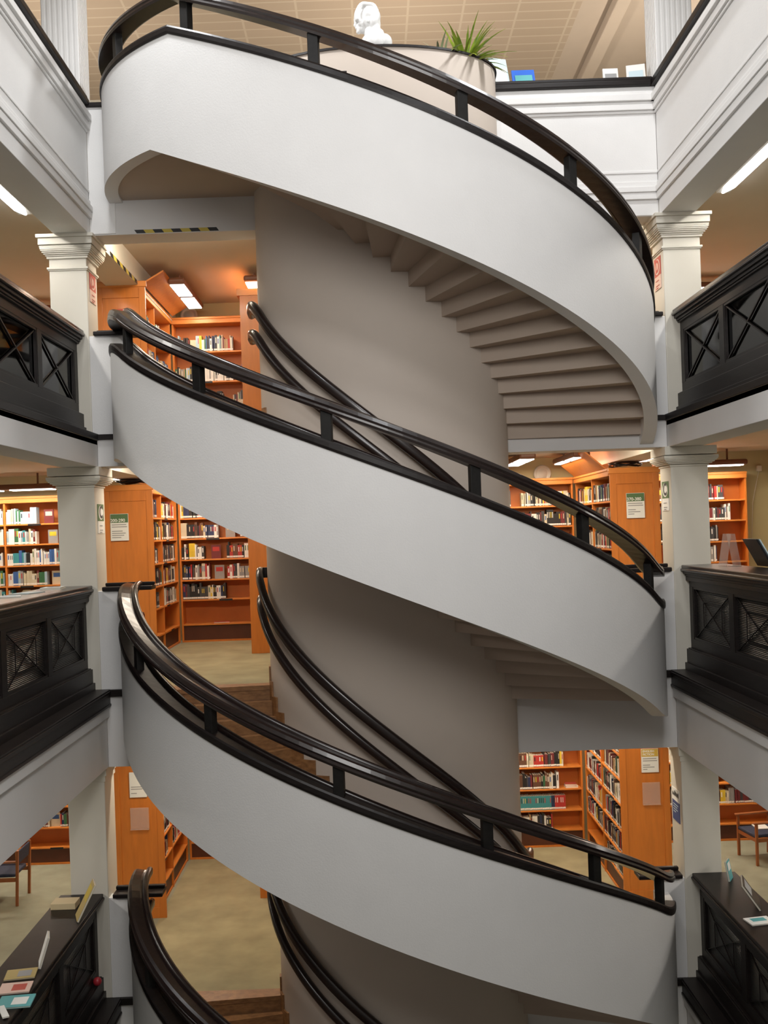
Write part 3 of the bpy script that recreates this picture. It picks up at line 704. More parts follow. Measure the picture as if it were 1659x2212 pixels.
for k in 'DCB':
    zc = CZ[{'D': 'T', 'C': 'D', 'B': 'C'}[k]]
    for x, nm in ((-2.35, 'left'), (2.55, 'right')):  # added strip lights, unseen behind the beam, to light the end panels
        t = thing('added_strip_light', (x, 12.62, zc), f'added unseen strip light on the {LV[k]} floor ceiling behind the cross beam, {nm} of the drum', 'ceiling light')
        MB().box(x - 0.7, x + 0.7, 12.55, 12.69, zc - 0.05, zc).build('housing', GREYW, t)
        MB().box(x - 0.66, x + 0.66, 12.57, 12.67, zc - 0.065, zc - 0.05).build('diffuser', TUBEE, t)
        area('added_strip_fill', (x, 12.66, zc - 0.08), 1.3, 42, (1, 0.85, 0.66), (R(35), 0, 0), 0.1)
t, _ = bookcase('A', (1.35, YR - 0.3), (1, 0), (0, -1), [2.05], 'orange bookcase low at the bottom edge, right of the drum', 'the lowest case right of the drum', MIXC, seed=88)
t, _ = bookcase('A', (3.44, YR - 0.32), (0, -1), (-1, 0), [1.23, 1.23], 'orange side bookcase at the bottom edge, behind the right pillar', 'the lowest right side case', MIXC, seed=89, depth=0.27)
end_panel(t, 3.42, 4.12, YE - 0.03, 0, TOPZ['A'])
lamp((2.4, 15.9, 2.8), 1.75, 'y', 'long lamp on the lowest floor right of the drum', 24)

# fluorescent tubes on the gallery ceilings and general light there
for sgx, x, y0, y1, nm in ((-1, -3.98, 9.2, 12.15, 'left'), (1, 4.38, 9.2, 12.25, 'right')):
    zc = CZ['T']
    t = thing('ceiling_tube_light', (x, (y0 + y1) / 2, zc), f'long bright tube light on the ceiling at the {nm} edge, under the top floor', 'ceiling light')
    MB().box(x - 0.08, x + 0.08, y0, y1, zc - 0.03, zc).build('housing', GREYW, t)
    rings = []
    for i in range(13):
        f = i / 12; y = y0 + (y1 - y0) * f; r = 0.07 * min(1, (min(f, 1 - f) * 12 + 0.25)) if i in (0, 12) else 0.07
        rings.append([(x + r * math.cos(math.pi * (1 + j / 8)), y, zc - 0.03 + r * 0.6 * math.sin(math.pi * (1 + j / 8))) for j in range(9)])
    MB().loft(rings, 0, True).build('diffuser', TUBEE, t)
    area('tube_light', (x, (y0 + y1) / 2, zc - 0.09), 0.14, 45, (1, 0.95, 0.88), (0, 0, 0), y1 - y0)
for k in 'CBA':
    z = (BB[{'C': 'D', 'B': 'C', 'A': 'B'}[k]]) + 0.25
    for x, nm in ((-5.2, 'left'), (5.5, 'right')):
        lamp((x, 10.5, z - 0.12), 1.6, 'y', f'long gallery ceiling lamp out at the {nm} on the {LV[k]} floor', 34, col=(1, .93, .84))

# ------------------------------------------------------------------ hazard tape
def tape(pts_fn, n, label):
    t = thing('hazard_tape', pts_fn(0)[0], label, 'tape')
    b = MB(); c = MB()
    for i in range(n):
        (b if i % 2 == 0 else c).quad(pts_fn(i))
    b.build('black_stripes', BLACK, t); c.build('yellow_stripes', YEL, t)
zz = BB['T']
def tf(i):
    w = 0.97 / 9; x = -2.66 + w * i
    return [(x + 0.03, YP + 0.008, zz + 0.003), (x + w + 0.03, YP + 0.008, zz + 0.003), (x + w, YP + 0.008, zz + 0.045), (x, YP + 0.008, zz + 0.045)]
tape(tf, 9, 'yellow and black hazard tape on the beam under the top landing')
def tf2(i):
    w = 1.5 / 9; y = 12.9 + w * i
    return [(XL + 0.004, y + 0.05, zz + 0.003), (XL + 0.004, y + w + 0.05, zz + 0.003), (XL + 0.004, y + w, zz + 0.06), (XL + 0.004, y, zz + 0.06)]
tape(tf2, 9, 'yellow and black hazard tape on the beam behind the left pillar')

# ------------------------------------------------------------------ signs on pillars
def greek(b, o, xd, w, rows, dz, m, off):
    """thin lines of small print"""
    xd = Vector(xd).normalized(); nrm = xd.cross(Vector((0, 0, 1))); rr = random.Random(int(w * 1000) + len(rows))
    for i, fr in enumerate(rows):
        p = Vector(o) - Vector((0, 0, dz * i)) + nrm * off
        b.quad([p, p + xd * w * fr, p + xd * w * fr + Vector((0, 0, dz * 0.38)), p + Vector((0, 0, dz * 0.38))], m)
def pillar_sign(side, z0, z1, letter, pm, label, poster=False):
    sg = 1 if side == 'left' else -1
    x = PXL + 0.004 if side == 'left' else PXR - 0.004
    y0, y1 = (12.10, 12.36); ym = (y0 + y1) / 2
    xd = (0, sg * -1, 0) if False else ((0, 1, 0) if side == 'left' else (0, -1, 0))
    t = thing('letter_sign', (x, ym, z0), label, 'sign')
    zm = z0 + (z1 - z0) * 0.42
    lp = MB().box(x - 0.003, x + 0.003, y0, y1, zm, z1).build('letter_plate', pm, t)
    MB().box(x - 0.003, x + 0.003, y0, y1, z0, zm).build('white_card', PAPER if letter == 'C' else PINKP, t)
    c = (zm + z1) / 2; b = MB(); r = (z1 - zm) * 0.42; xo = x + sg * 0.0045
    b.quad([(xo, ym + 0.105 * math.cos(i * math.pi / 12), c + r * math.sin(i * math.pi / 12)) for i in range(24)])
    b.build('white_disc', PAPER if letter == 'C' else PINKP, lp)
    text('letter', letter, 0.20, face_m((x + sg * 0.0065, ym, c), xd), INK if letter == 'C' else REDP, lp, bold=0.006)
    b = MB(); st = (xo, y0 + 0.06 if side == 'left' else y1 - 0.06, zm - 0.06)
    greek(b, st, xd, 0.14, [0.9, 0, 1, 0.7], (zm - z0) * 0.18, 0, 0.001); b.build('small_print', GREYINK if letter == 'C' else REDP, t)
def zat(x, y, Y):    # height of a photo pixel at depth Y (used once for placing the signs)
    dx, dy = x - 800, y - 1142
    return E + (-0.035 * dx - dy) * Y / 2200
pillar_sign('left', zat(202, 655, 12.2), zat(202, 592, 12.2), 'D', REDP, 'faded red sign with a D on the left pillar')
pillar_sign('right', zat(1424, 625, 12.2), zat(1424, 556, 12.2), 'D', REDP, 'faded red sign with a D on the right pillar')
pillar_sign('left', zat(224, 1152, 12.2), zat(224, 1089, 12.2), 'C', GREENP, 'green sign with a C in a white ring on the left pillar')
pillar_sign('right', zat(1440, 1103, 12.2), zat(1440, 1040, 12.2), 'C', GREENP, 'green sign with a C in a white ring on the right pillar')
x = PXR - 0.004; za, zb_ = zat(1462, 1775, 12.2), zat(1462, 1705, 12.2)
t = thing('poster', (x, 12.24, za), 'small navy poster with a white patterned top on the right lower pillar', 'poster')
MB().box(x - 0.003, x + 0.003, 12.10, 12.38, za, za + (zb_ - za) * 0.62).build('navy_field', BLUEP, t)
MB().box(x - 0.003, x + 0.003, 12.10, 12.38, za + (zb_ - za) * 0.62, zb_).build('white_field', PAPER, t)
b = MB(); rr = random.Random(3)
for i in range(7):
    y = 12.12 + 0.036 * i; b.quad([(x - 0.005, y, zb_ - 0.01 - rr.uniform(0, 0.06)), (x - 0.005, y + 0.03, zb_ - 0.03 - rr.uniform(0, .04)), (x - 0.005, y + 0.02, zb_ - 0.10), (x - 0.005, y - 0.01, zb_ - 0.08)])
b.build('dark_shapes', INK, t)
b = MB(); greek(b, (x - 0.004, 12.34, za + 0.19), (0, -1, 0), 0.2, [1, .8, .9, .5], 0.03, 0, 0.001); b.build('small_print', PALEB, t)

# signs on the bookcase end panels
def panel_sign(px0, px1, py0, py1, head, hm, lines, label, name='shelf_sign', txt=PAPER):
    Y = YE - 0.055
    X = lambda px, py: (px - 800 - 0.035 * (py - 1142)) * Y / 2200
    x0, x1 = X(px0, py0), X(px1, py0); z0, z1 = zat((px0 + px1) / 2, py1, Y), zat((px0 + px1) / 2, py0, Y)
    t = thing(name, ((x0 + x1) / 2, Y, z0), label, 'sign')
    MB().box(x0, x1, Y - 0.004, Y + 0.008, z0, z1).build('card', PAPER, t)
    zh = z1 - (z1 - z0) * 0.33
    if head:
        MB().box(x0 + 0.004, x1 - 0.004, Y - 0.006, Y - 0.003, zh, z1 - 0.004).build('header', hm, t); hd = t.children[-1]
        hs = head.split('\n')
        for i, h in enumerate(hs):
            sz = 0.062 if len(hs) == 1 else 0.042
            text('header_text', h, sz, face_m(((x0 + x1) / 2 - 0.02, Y - 0.008, zh + (0.03 if len(hs) == 1 else 0.075 - 0.045 * i)), (1, 0, 0)), txt, [c for c in t.children if c.name.startswith('header')][0], bold=0.0012)
    b = MB(); greek(b, (x0 + 0.02, Y - 0.005, zh - 0.035), (1, 0, 0), x1 - x0 - 0.04, lines, 0.030, 0, 0.001)
    if b.f: b.build('small_print', GREYINK, t)
    return t
panel_sign(238, 277, 1110, 1168, '200-290', GREENP, [.95, 1, 0, .7, .9, .8, .6], 'white and green shelf sign on the left end panel, middle floor')
panel_sign(1352, 1391, 1065, 1119, '370-380', GREENP, [.95, 1, 0, .5, .8, .4], 'white and green 370-380 sign on the right end panel')
panel_sign(1384, 1421, 1617, 1668, 'ENGLISH\nFICTION', GOLDP, [.95, 1, 0, .5, .8, .3], 'mustard and white ENGLISH FICTION sign on the lower right end panel')
panel_sign(279, 316, 1668, 1722, '', GOLDP, [0, 0, .95, .8, 0, .4], 'plain white paper notice on the lower left end panel')
ACR = mat('clear_acrylic', (0.75, 0.60, 0.52), 0.15, spec=0.6); ACR.node_tree.nodes['Principled BSDF'].inputs['Alpha'].default_value = 0.28
for px0, px1, py0, py1, lb in ((1387, 1425, 1690, 1738, 'right'), (280, 320, 1745, 1792, 'left')):
    Y = YE - 0.05; x0 = (px0 - 800 - 0.035 * 560) * Y / 2200; x1 = (px1 - 800 - 0.035 * 560) * Y / 2200; z0 = zat(px0, py1, Y); z1 = zat(px0, py0, Y)
    o = MB().box(x0, x1, Y - 0.01, Y, z0, z1).box(x0, x1, Y - 0.04, Y - 0.01, z0, z0 + 0.012).build('leaflet_holder', ACR)
    tag(o, f'empty clear plastic leaflet holder on the lower {lb} end panel', 'leaflet holder')
Y = YE - 0.05; x0 = -3.47; z0 = zat(285, 690, Y)
o = MB().box(x0 - 0.02, x0 + 0.17, Y - 0.006, Y + 0.004, z0, z0 + 0.15).build('red_notice', REDP); tag(o, 'dark red notice on the upper left end panel behind the rail', 'notice')

# round vents
for x, k, nm in ((-2.95, 'D', 'left upper'), (2.95, 'C', 'right middle')):
    z = FL[k] + TOPZ[k] + 0.10
    t = thing('round_vent', (x, YR - 0.05, z), f'round cream vent on the back wall above the {nm} bookcase', 'vent')
    prof = [(0.15, 0.0), (0.15, 0.03), (0.12, 0.05), (0.11, 0.03), (0.08, 0.03), (0.07, 0.05), (0.001, 0.05)]
    b = MB().loft([[(x + r * math.cos(i * math.pi / 10), YR - 0.001 - d, z + r * math.sin(i * math.pi / 10)) for i in range(20)] for r, d in prof], 0, True); b.build('ring', CREAM, t)

# ------------------------------------------------------------------ bust and plant on the drum
def ball(bm, c, s, rot=(0, 0, 0), sub=3):
    m = Matrix.Translation(c) @ Matrix.Rotation(rot[2], 4, 'Z') @ Matrix.Rotation(rot[1], 4, 'Y') @ Matrix.Rotation(rot[0], 4, 'X') @ Matrix.Diagonal((*s, 1))
    bmesh.ops.create_icosphere(bm, subdivisions=sub, radius=1, matrix=m)
bm = bmesh.new()
ball(bm, (-0.035, 0.0, 0.475), (0.092, 0.080, 0.118), (0, R(-16), 0))      # head
ball(bm, (-0.082, -0.005, 0.395), (0.048, 0.048, 0.050))                     # jaw
ball(bm, (-0.112, -0.006, 0.362), (0.024, 0.028, 0.022))                     # chin
ball(bm, (-0.134, -0.008, 0.430), (0.022, 0.013, 0.028), (0, R(28), 0))       # nose
ball(bm, (-0.128, -0.006, 0.392), (0.014, 0.022, 0.010))                     # lips
ball(bm, (-0.118, -0.025, 0.470), (0.022, 0.034, 0.012))                     # brow
ball(bm, (-0.090, -0.052, 0.425), (0.030, 0.022, 0.034))                     # cheek
ball(bm, (-0.020, -0.078, 0.44), (0.018, 0.012, 0.032))                      # ear
for i in range(22):                                                          # wavy hair in thick locks
    a = -1.9 + i * 0.19
    for yy in (-0.055, 0.0, 0.055):
        ball(bm, (-0.030 + 0.100 * math.sin(a) * (1 - abs(yy)), yy * 1.2, 0.478 + 0.108 * math.cos(a) + 0.006 * math.sin(5 * a + yy * 40)), (0.026, 0.032, 0.024), sub=2)
ball(bm, (0.000, 0.0, 0.505), (0.098, 0.102, 0.088), (0, R(20), 0)); ball(bm, (0.030, -0.045, 0.44), (0.052, 0.058, 0.070))
ball(bm, (0.045, 0.0, 0.43), (0.050, 0.070, 0.080)); ball(bm, (0.050, -0.03, 0.36), (0.045, 0.055, 0.065)); ball(bm, (0.085, -0.05, 0.31), (0.040, 0.045, 0.050))
ball(bm, (-0.005, 0, 0.34), (0.058, 0.058, 0.090), (0, R(-14), 0))           # neck
ball(bm, (0.04, 0.0, 0.22), (0.120, 0.14, 0.110)); ball(bm, (-0.035, -0.05, 0.22), (0.060, 0.075, 0.085)); ball(bm, (0.03, -0.12, 0.22), (0.085, 0.065, 0.085)); ball(bm, (0.03, 0.12, 0.22), (0.085, 0.065, 0.085))
ball(bm, (0.125, -0.05, 0.235), (0.070, 0.08, 0.075)); ball(bm, (0.165, -0.02, 0.16), (0.070, 0.08, 0.055)); ball(bm, (0.04, 0, 0.12), (0.15, 0.14, 0.08)); ball(bm, (-0.05, -0.03, 0.14), (0.075, 0.09, 0.07))
me = bpy.data.meshes.new('bust_raw'); bm.to_mesh(me); bm.free()
tmp = bpy.data.objects.new('bust_tmp', me); C.objects.link(tmp)
r_ = tmp.modifiers.new('r', 'REMESH'); r_.mode = 'VOXEL'; r_.voxel_size = 0.006
sm_ = tmp.modifiers.new('s', 'SMOOTH'); sm_.iterations = 1
me2 = bpy.data.meshes.new_from_object(tmp.evaluated_get(bpy.context.evaluated_depsgraph_get()))
me2 = clean(me2, 'figure', MARBLE); bpy.data.objects.remove(tmp)
for p in me2.polygons: p.use_smooth = True
bust = thing('marble_bust', (0.20, 11.50, ztop - 0.115), 'white marble bust of a person looking left on top of the drum', 'sculpture')
o = bpy.data.objects.new('figure', me2); C.objects.link(o); o.parent = bust; o.location = (0, 0, 0.0); o.scale = (1.22, 1.22, 1.22)
b = MB().lathe([(0.12, 0), (0.12, 0.04), (0.09, 0.06), (0.08, 0.10)], 0, 0, 0, 20); o = b.build('base', MARBLE); o.parent = bust; o.location = (0.02, 0, 0)

def plant(loc, n, L, label, m, seed, spread=1.0, name='spiky_plant'):
    rr = random.Random(seed); t = thing(name, loc, label, 'plant')
    b = MB()
    for i in range(n):
        a = rr.uniform(0, 2 * math.pi); el = rr.uniform(0.25, 1.35) ; l = L * rr.uniform(0.65, 1.1); w = 0.020 * rr.uniform(.7, 1.2)
        d = Vector((math.cos(a), math.sin(a), 0)); sd = Vector((-d.y, d.x, 0)); p = Vector((rr.uniform(-.04, .04), rr.uniform(-.04, .04), 0.02)); rings = []
        for j in range(8):
            f = j / 7; ang = el * spread - f * 0.9 * (1.5 - el * 0.7); ww = w * (0.5 + 1.2 * f) if f < 0.4 else w * 0.98 * (1 - ((f - 0.4) / 0.62) ** 1.6)
            ww = max(ww, 0.0008)
            rings.append([tuple(p + sd * ww), tuple(p + Vector((0, 0, -ww * 0.35))), tuple(p - sd * ww), tuple(p + Vector((0, 0, 0.002)))])
            p = p + (d * math.cos(ang) + Vector((0, 0, 1)) * math.sin(ang)) * l / 7
        b.loft(rings, 0, False)
    o = b.build('foliage', m); o.parent = t
    b = MB().lathe([(0.05, 0), (0.045, 0.05), (0.02, 0.09)], 0, 0, 0, 10); o = b.build('stem_base', LEAF); o.parent = t
plant((1.27, 11.72, ztop - 0.06), 80, 0.60, 'yellow-green spiky plant with many pointed leaves on the drum', LEAF, 4)
plant((1.00, 11.62, ztop - 0.06), 9, 0.50, 'thin pale sprig with few leaves left of the spiky plant', PALEL, 6, 0.9, 'pale_sprig')
plant((0.60, 11.42, ztop - 0.06), 10, 0.22, 'low green sprig right of the bust', LEAF, 9, 0.8, 'low_sprig')
rr = random.Random(2)
for i in range(14):
    x = rr.uniform(1.02, 1.40); y = 11.95 - 0.42 * math.sqrt(max(0, 1 - ((x - XC) / 1.44) ** 2)) - rr.uniform(0, .1); r = rr.uniform(0.02, 0.035)
    bm = bmesh.new(); bmesh.ops.create_icosphere(bm, subdivisions=2, radius=r, matrix=Matrix.Diagonal((1, 1, .7, 1)))
    me = bpy.data.meshes.new('pebble'); bm.to_mesh(me); bm.free(); me.materials.append(PEB)
    for p in me.polygons: p.use_smooth = True
    o = bpy.data.objects.new('pebble', me); C.objects.link(o); o.location = (x, y, ztop - 0.10 + r * 0.6 + (0.06 if i % 2 else 0.03))
    tag(o, 'small white pebble heaped beside the spiky plant', 'pebble', 'white pebbles beside the spiky plant')

# leaflets and books on the back parapet cap
CT = hz(954)
def stand_book(x, y, z, w, h, mats, label, lean=0.12, rz=0.0, name='leaflet_stand', cat='leaflets', th=0.03):
    t = thing(name, (x, y, z), label, cat, rz=rz)
    b = MB().loft([[(-w / 2, 0, 0), (w / 2, 0, 0), (w / 2, th, 0), (-w / 2, th, 0)], [(-w / 2, lean, h), (w / 2, lean, h), (w / 2, lean + th, h), (-w / 2, lean + th, h)]], 0, False)
    o = b.build('cover', mats[0]); o.parent = t
    b = MB().loft([[(-w * .38, -0.002, h * .1), (w * .38, -0.002, h * .1), (w * .38, 0.0, h * .1), (-w * .38, 0.0, h * .1)], [(-w * .38, lean * .6 - 0.004, h * .65), (w * .38, lean * .6 - 0.004, h * .65), (w * .38, lean * .6 - 0.0, h * .65), (-w * .38, lean * .6, h * .65)]], 0, False)
    o = b.build('print', mats[1]); o.parent = t
    return t
stand_book(1.76, 12.15, CT, 0.22, 0.40, (PALEB, PAPER), 'pale blue standing leaflets right of the spiky plant', rz=0.3)
stand_book(2.02, 12.12, CT, 0.27, 0.24, (SKYB, TEAL), 'bright blue leaflet box on the back parapet cap')
stand_book(2.07, 12.28, CT, 0.13, 0.30, (PAPER, REDP), 'small white card with red print behind the blue box')
stand_book(3.06, 12.15, CT, 0.18, 0.20, (PAPER, GREYINK), 'small white card in the middle of the back parapet cap', 0.04)
stand_book(3.36, 12.15, CT, 0.22, 0.27, (PAPER, PALEB), 'white and blue leaflet box beside the right fluted column', rz=-0.2)
o = MB().lathe([(0.10, 0), (0.11, 0.03), (0.09, 0.05), (0.02, 0.06)], 2.69, 12.2, 0, 16).build('dark_bowl', LAMPB, loc=(2.69, 12.2, 0)); o.location = (2.69, 12.2, CT); tag(o, 'low dark brown bowl on the back parapet cap', 'bowl')

# ------------------------------------------------------------------ chairs
def chair(loc, rz, label):
    t = thing('armchair', loc, label, 'chair', rz=rz)
    def P(name, m, mb, bev=0.006):
        o = mb.build(name, m); o.parent = t
        bb = o.modifiers.new('b', 'BEVEL'); bb.width = bev; bb.segments = 2; bb.limit_method = 'ANGLE'
    for sx in (-1, 1):
        P('leg', CHAIRW, MB().box(sx * 0.27 - 0.02, sx * 0.27 + 0.02, -0.27, -0.23, 0, 0.64))
        P('leg', CHAIRW, MB().hexa([(sx * 0.27 - .02, .24, 0), (sx * 0.27 + .02, .24, 0), (sx * 0.27 + .02, .28, 0), (sx * 0.27 - .02, .28, 0), (sx * 0.27 - .02, .27, .82), (sx * 0.27 + .02, .27, .82), (sx * 0.27 + .02, .31, .82), (sx * 0.27 - .02, .31, .82)]))
        P('armrest', CHAIRW, MB().box(sx * 0.27 - 0.03, sx * 0.27 + 0.03, -0.30, 0.27, 0.64, 0.67), 0.012)
        P('side_rail', CHAIRW, MB().box(sx * 0.27 - 0.012, sx * 0.27 + 0.012, -0.24, 0.25, 0.36, 0.42))
    P('front_rail', CHAIRW, MB().box(-0.26, 0.26, -0.262, -0.238, 0.36, 0.42))
    P('seat', BLUES, MB().box(-0.255, 0.255, -0.27, 0.24, 0.42, 0.475), 0.02)
    P('backrest', BLUES, MB().hexa([(-.25, .25, .60), (.25, .25, .60), (.25, .28, .60), (-.25, .28, .60), (-.25, .272, .80), (.25, .272, .80), (.25, .302, .80), (-.25, .302, .80)]), 0.01)
chair((6.0, 16.05, FL['B']), R(-80), 'wooden armchair with navy seat by the lower right bookcase')
chair((-5.70, 15.4, FL['B']), R(-90), 'wooden armchair with navy seat at the lower left edge')
t = stand_book(6.02, 16.02, FL['B'] + 0.475, 0.2, 0.015, (PAPER, GREYINK), 'white papers lying on the seat of the right armchair', 0.0, name='papers', cat='papers', th=0.25)

# ------------------------------------------------------------------ things lying on the balustrade caps
def flat(x, y, z, w, d, th, m, label, rz=0, name='magazine', cat='magazine', pm=None):
    t = thing(name, (x, y, z), label, cat, rz=rz)
    o = MB().box(-w / 2, w / 2, -d / 2, d / 2, th * 0.15, th * 0.85).build('pages', PAGES); o.parent = t
    o = MB().box(-w / 2 - .003, w / 2 + .003, -d / 2 - .003, d / 2 + .003, th * 0.85, th).box(-w / 2 - .003, w / 2 + .003, -d / 2 - .003, d / 2 + .003, 0, th * 0.15).build('cover', m); o.parent = t
    if pm: o = MB().box(-w * .3, w * .3, -d * .1, d * .35, th, th + 0.001).build('cover_print', pm); o.parent = t
def lean(x, y, z, w, h, m, label, tilt, rz, name='book', cat='book', th=0.02, m2=None):
    t = thing(name, (x, y, z), label, cat, rz=rz)
    c, s = math.cos(tilt), math.sin(tilt)
    def P(u, v, k): return (u, v * s + k * c, v * c - k * s + th * s)
    def bx(k0, k1, e): return [P(-w / 2 - e, -e if e else 0, k0), P(w / 2 + e, -e if e else 0, k0), P(w / 2 + e, -e if e else 0, k1), P(-w / 2 - e, -e if e else 0, k1), P(-w / 2 - e, h + e, k0), P(w / 2 + e, h + e, k0), P(w / 2 + e, h + e, k1), P(-w / 2 - e, h + e, k1)]
    o = MB().hexa(bx(0.002, th - 0.002, 0)).build('pages', PAGES); o.parent = t
    o = MB().hexa(bx(-0.001, 0.002, 0)).hexa(bx(th - 0.002, th + 0.001, 0)).build('cover', m); o.parent = t
    if m2: o = MB().hexa([(a, b_ - 0.002, c_) for a, b_, c_ in [P(-w * .35, h * .5, -0.001), P(w * .35, h * .5, -0.001), P(w * .35, h * .5, 0.0), P(-w * .35, h * .5, 0.0), P(-w * .35, h * .9, -0.001), P(w * .35, h * .9, -0.001), P(w * .35, h * .9, 0), P(-w * .35, h * .9, 0)]]).build('cover_print', m2); o.parent = t
capB = FL['B'] + 1.235; capC = FL['C'] + 1.235; capD = FL['D'] + 1.235
def ray(px, py, z):    # point on the horizontal plane z
    u = px - 800 - 0.035 * (py - 1142); v = -0.035 * (px - 800) - (py - 1142); Y = (z - E) * 2200 / v; return (u * Y / 2200, Y)
def on(px, py, z): x, y = ray(px, py, z); return x, y, z
flat(*on(46, 2105, capB), 0.22, 0.28, 0.012, BRASS, 'magazine with a dark picture cover lying on the left lower cap', R(-80), pm=GREYINK)
flat(*on(34, 2135, capB), 0.22, 0.28, 0.012, PINKP, 'magazine with a pale red picture cover lying left of the teal one', R(-82), pm=REDP)
x, y, z = on(30, 2165, capB); flat(x + 0.02, y, z, 0.24, 0.30, 0.014, TEAL, 'teal magazine lying on the left lower cap', R(-84), pm=PAPER)
x, y, z = on(8, 2190, capB); flat(x, y, z + 0.014, 0.05, 0.24, 0.012, PAPER, 'narrow white booklet across the teal magazine', R(30), 'booklet', 'booklet')
lean(*on(84, 2085, capB), 0.20, 0.30, PAPER, 'white book standing open on the left lower cap', R(18), R(-72))
lean(*on(165, 1985, capB), 0.24, 0.42, BRASS, 'tall brassy picture book leaning near the left lower pillar', R(28), R(-70), m2=YEL)
o = MB().box(-0.14, 0.14, -0.10, 0.10, 0, 0.07).build('cream_box', mat('cream_card', (0.62, 0.50, 0.30), 0.6), bevel=0.004); o.location = on(142, 1958, capB); tag(o, 'small cream card box at the far end of the left lower cap', 'box')
lean(*on(1580, 1900, capB), 0.16, 0.22, TEAL, 'pale teal book standing near the right lower pillar', R(10), R(60), m2=PAPER)
lean(*on(1642, 1955, capB), 0.36, 0.30, BLACK, 'black book with white edge leaning on the right lower cap', R(35), R(72), m2=GREYINK)
x, y, z = on(1640, 1990, capB); flat(x, y, z, 0.26, 0.18, 0.012, PAPER, 'white magazine lying on the right lower cap', R(10), pm=TEAL)
flat(*on(20, 1290, capC), 0.22, 0.30, 0.01, PAPER, 'white leaflets lying on the left eye-level cap near the edge', R(20), 'leaflets', 'leaflets', pm=PALEB)
flat(*on(60, 1282, capC), 0.22, 0.30, 0.01, PALEB, 'pale blue leaflets lying on the left eye-level cap', R(-15), 'leaflets', 'leaflets', pm=PAPER)
flat(*on(115, 1272, capC), 0.22, 0.30, 0.02, PAPER, 'white paper stack at the pillar end of the left cap', R(5), 'leaflets', 'leaflets', pm=GREYINK)
flat(3.22, 17.12, FL['B'] + 0.97, 0.20, 0.15, 0.03, PAPER, 'white book lying flat under a red one, lower right bookcase', 0.05, 'book', 'book')
flat(3.21, 17.12, FL['B'] + 1.00, 0.18, 0.14, 0.03, REDP, 'red book lying flat on a white one, lower right bookcase', -0.1, 'book', 'book')
flat(-2.55, 17.12, FL['C'] + 0.30, 0.26, 0.18, 0.02, REDP, 'thin booklet lying flat on the bottom shelf left of the drum', 0.15, 'booklet', 'booklet')
# acrylic holder and dark screen on the right eye-level cap
X0 = 3.98
t = thing('acrylic_stand', (X0, 11.3, capC), 'clear acrylic leaflet stand on the right eye-level cap', 'stand')
for nm, a, b_ in (('front_sheet', (-0.10, 0.0), (-0.04, 0.36)), ('back_sheet', (0.06, 0.0), (0.0, 0.36))):
    MB().hexa([(X0 + a[0], 11.15, capC + a[1]), (X0 + a[0], 11.40, capC + a[1]), (X0 + a[0] + .006, 11.40, capC + a[1]), (X0 + a[0] + .006, 11.15, capC + a[1]),
               (X0 + b_[0], 11.15, capC + b_[1]), (X0 + b_[0], 11.40, capC + b_[1]), (X0 + b_[0] + .006, 11.40, capC + b_[1]), (X0 + b_[0] + .006, 11.15, capC + b_[1])]).build(nm, ACR, t)
MB().box(X0 - .1, X0 + .07, 11.15, 11.40, capC, capC + .006).build('foot', ACR, t)
X0 = 4.08
t = thing('catalogue_screen', (X0, 11.0, capC), 'slanting black screen with white edge behind the acrylic stand', 'screen')
MB().hexa([(X0 + .16, 10.8, capC), (X0 + .16, 11.2, capC), (X0 + .18, 11.2, capC), (X0 + .18, 10.8, capC), (X0, 10.8, capC + .30), (X0, 11.2, capC + .30), (X0 + .02, 11.2, capC + .30), (X0 + .02, 10.8, capC + .30)]).build('display', BLACK, t)
MB().hexa([(X0 + .195, 10.79, capC), (X0 + .195, 11.2, capC), (X0 + .21, 11.2, capC), (X0 + .21, 10.79, capC), (X0 + .03, 10.79, capC + .30), (X0 + .03, 11.2, capC + .30), (X0 + .045, 11.2, capC + .30), (X0 + .045, 10.79, capC + .30)]).build('back_cover', PALEB, t)
o = MB().box(-0.06, 0.06, -0.02, 0.0, 0, 0.12).build('card_holder', ACR, bevel=0.002); o.location = (XL - 0.35, 11.6, capD); tag(o, 'small clear card holder on the upper left cap by the pillar', 'card holder')
bm = bmesh.new(); bmesh.ops.create_icosphere(bm, subdivisions=3, radius=0.05); me = bpy.data.meshes.new('red_ball'); bm.to_mesh(me); bm.free(); me.materials.append(REDK)
for p in me.polygons: p.use_smooth = True
o = bpy.data.objects.new('red_ball', me); C.objects.link(o); o.location = (XL - 0.15, 11.75, FL['B'] + 0.05 + 0.26 - 0.0); tag(o, 'small dark red ball on the plinth by the lower left pillar', 'ball')

# cables on top of the side cases
for x0, k, nm in ((-3.45, 'C', 'left'), (3.75, 'C', 'right')):
    z = FL[k] + TOPZ[k] + 0.03; rr = random.Random(12); pts = []
    for i in range(60):
        a = i * 0.42; r = 0.22 + 0.05 * math.sin(i * .7); pts.append((x0 + r * math.cos(a) * .9, 14.9 + r * math.sin(a), z + 0.02 + 0.05 * abs(math.sin(i * .31))))
    o = MB().tube(pts, 0.012, 0, 6).build('cable_coil', BLACK, loc=(x0, 14.9, z)); tag(o, f'coil of black cable on top of the {nm} side bookcase', 'cable')
# thin cable and socket on right back wall
x = 6.62; o = MB().tube([(x, 17.27, FL['C'] + 2.55), (x - .05, 17.24, FL['C'] + 2.4), (x - .13, 17.26, FL['C'] + 2.0), (x - .16, 17.27, FL['C'] + 1.4)], 0.006, 0, 6).build('wall_cable', CREAM); tag(o, 'thin pale cable hanging on the olive wall at right', 'cable')
o = MB().box(x - .04, x + .04, 17.24, 17.30, FL['C'] + 2.53, FL['C'] + 2.63).build('wall_socket', CREAM, bevel=.008); tag(o, 'small cream socket box on the olive wall at right', 'socket')
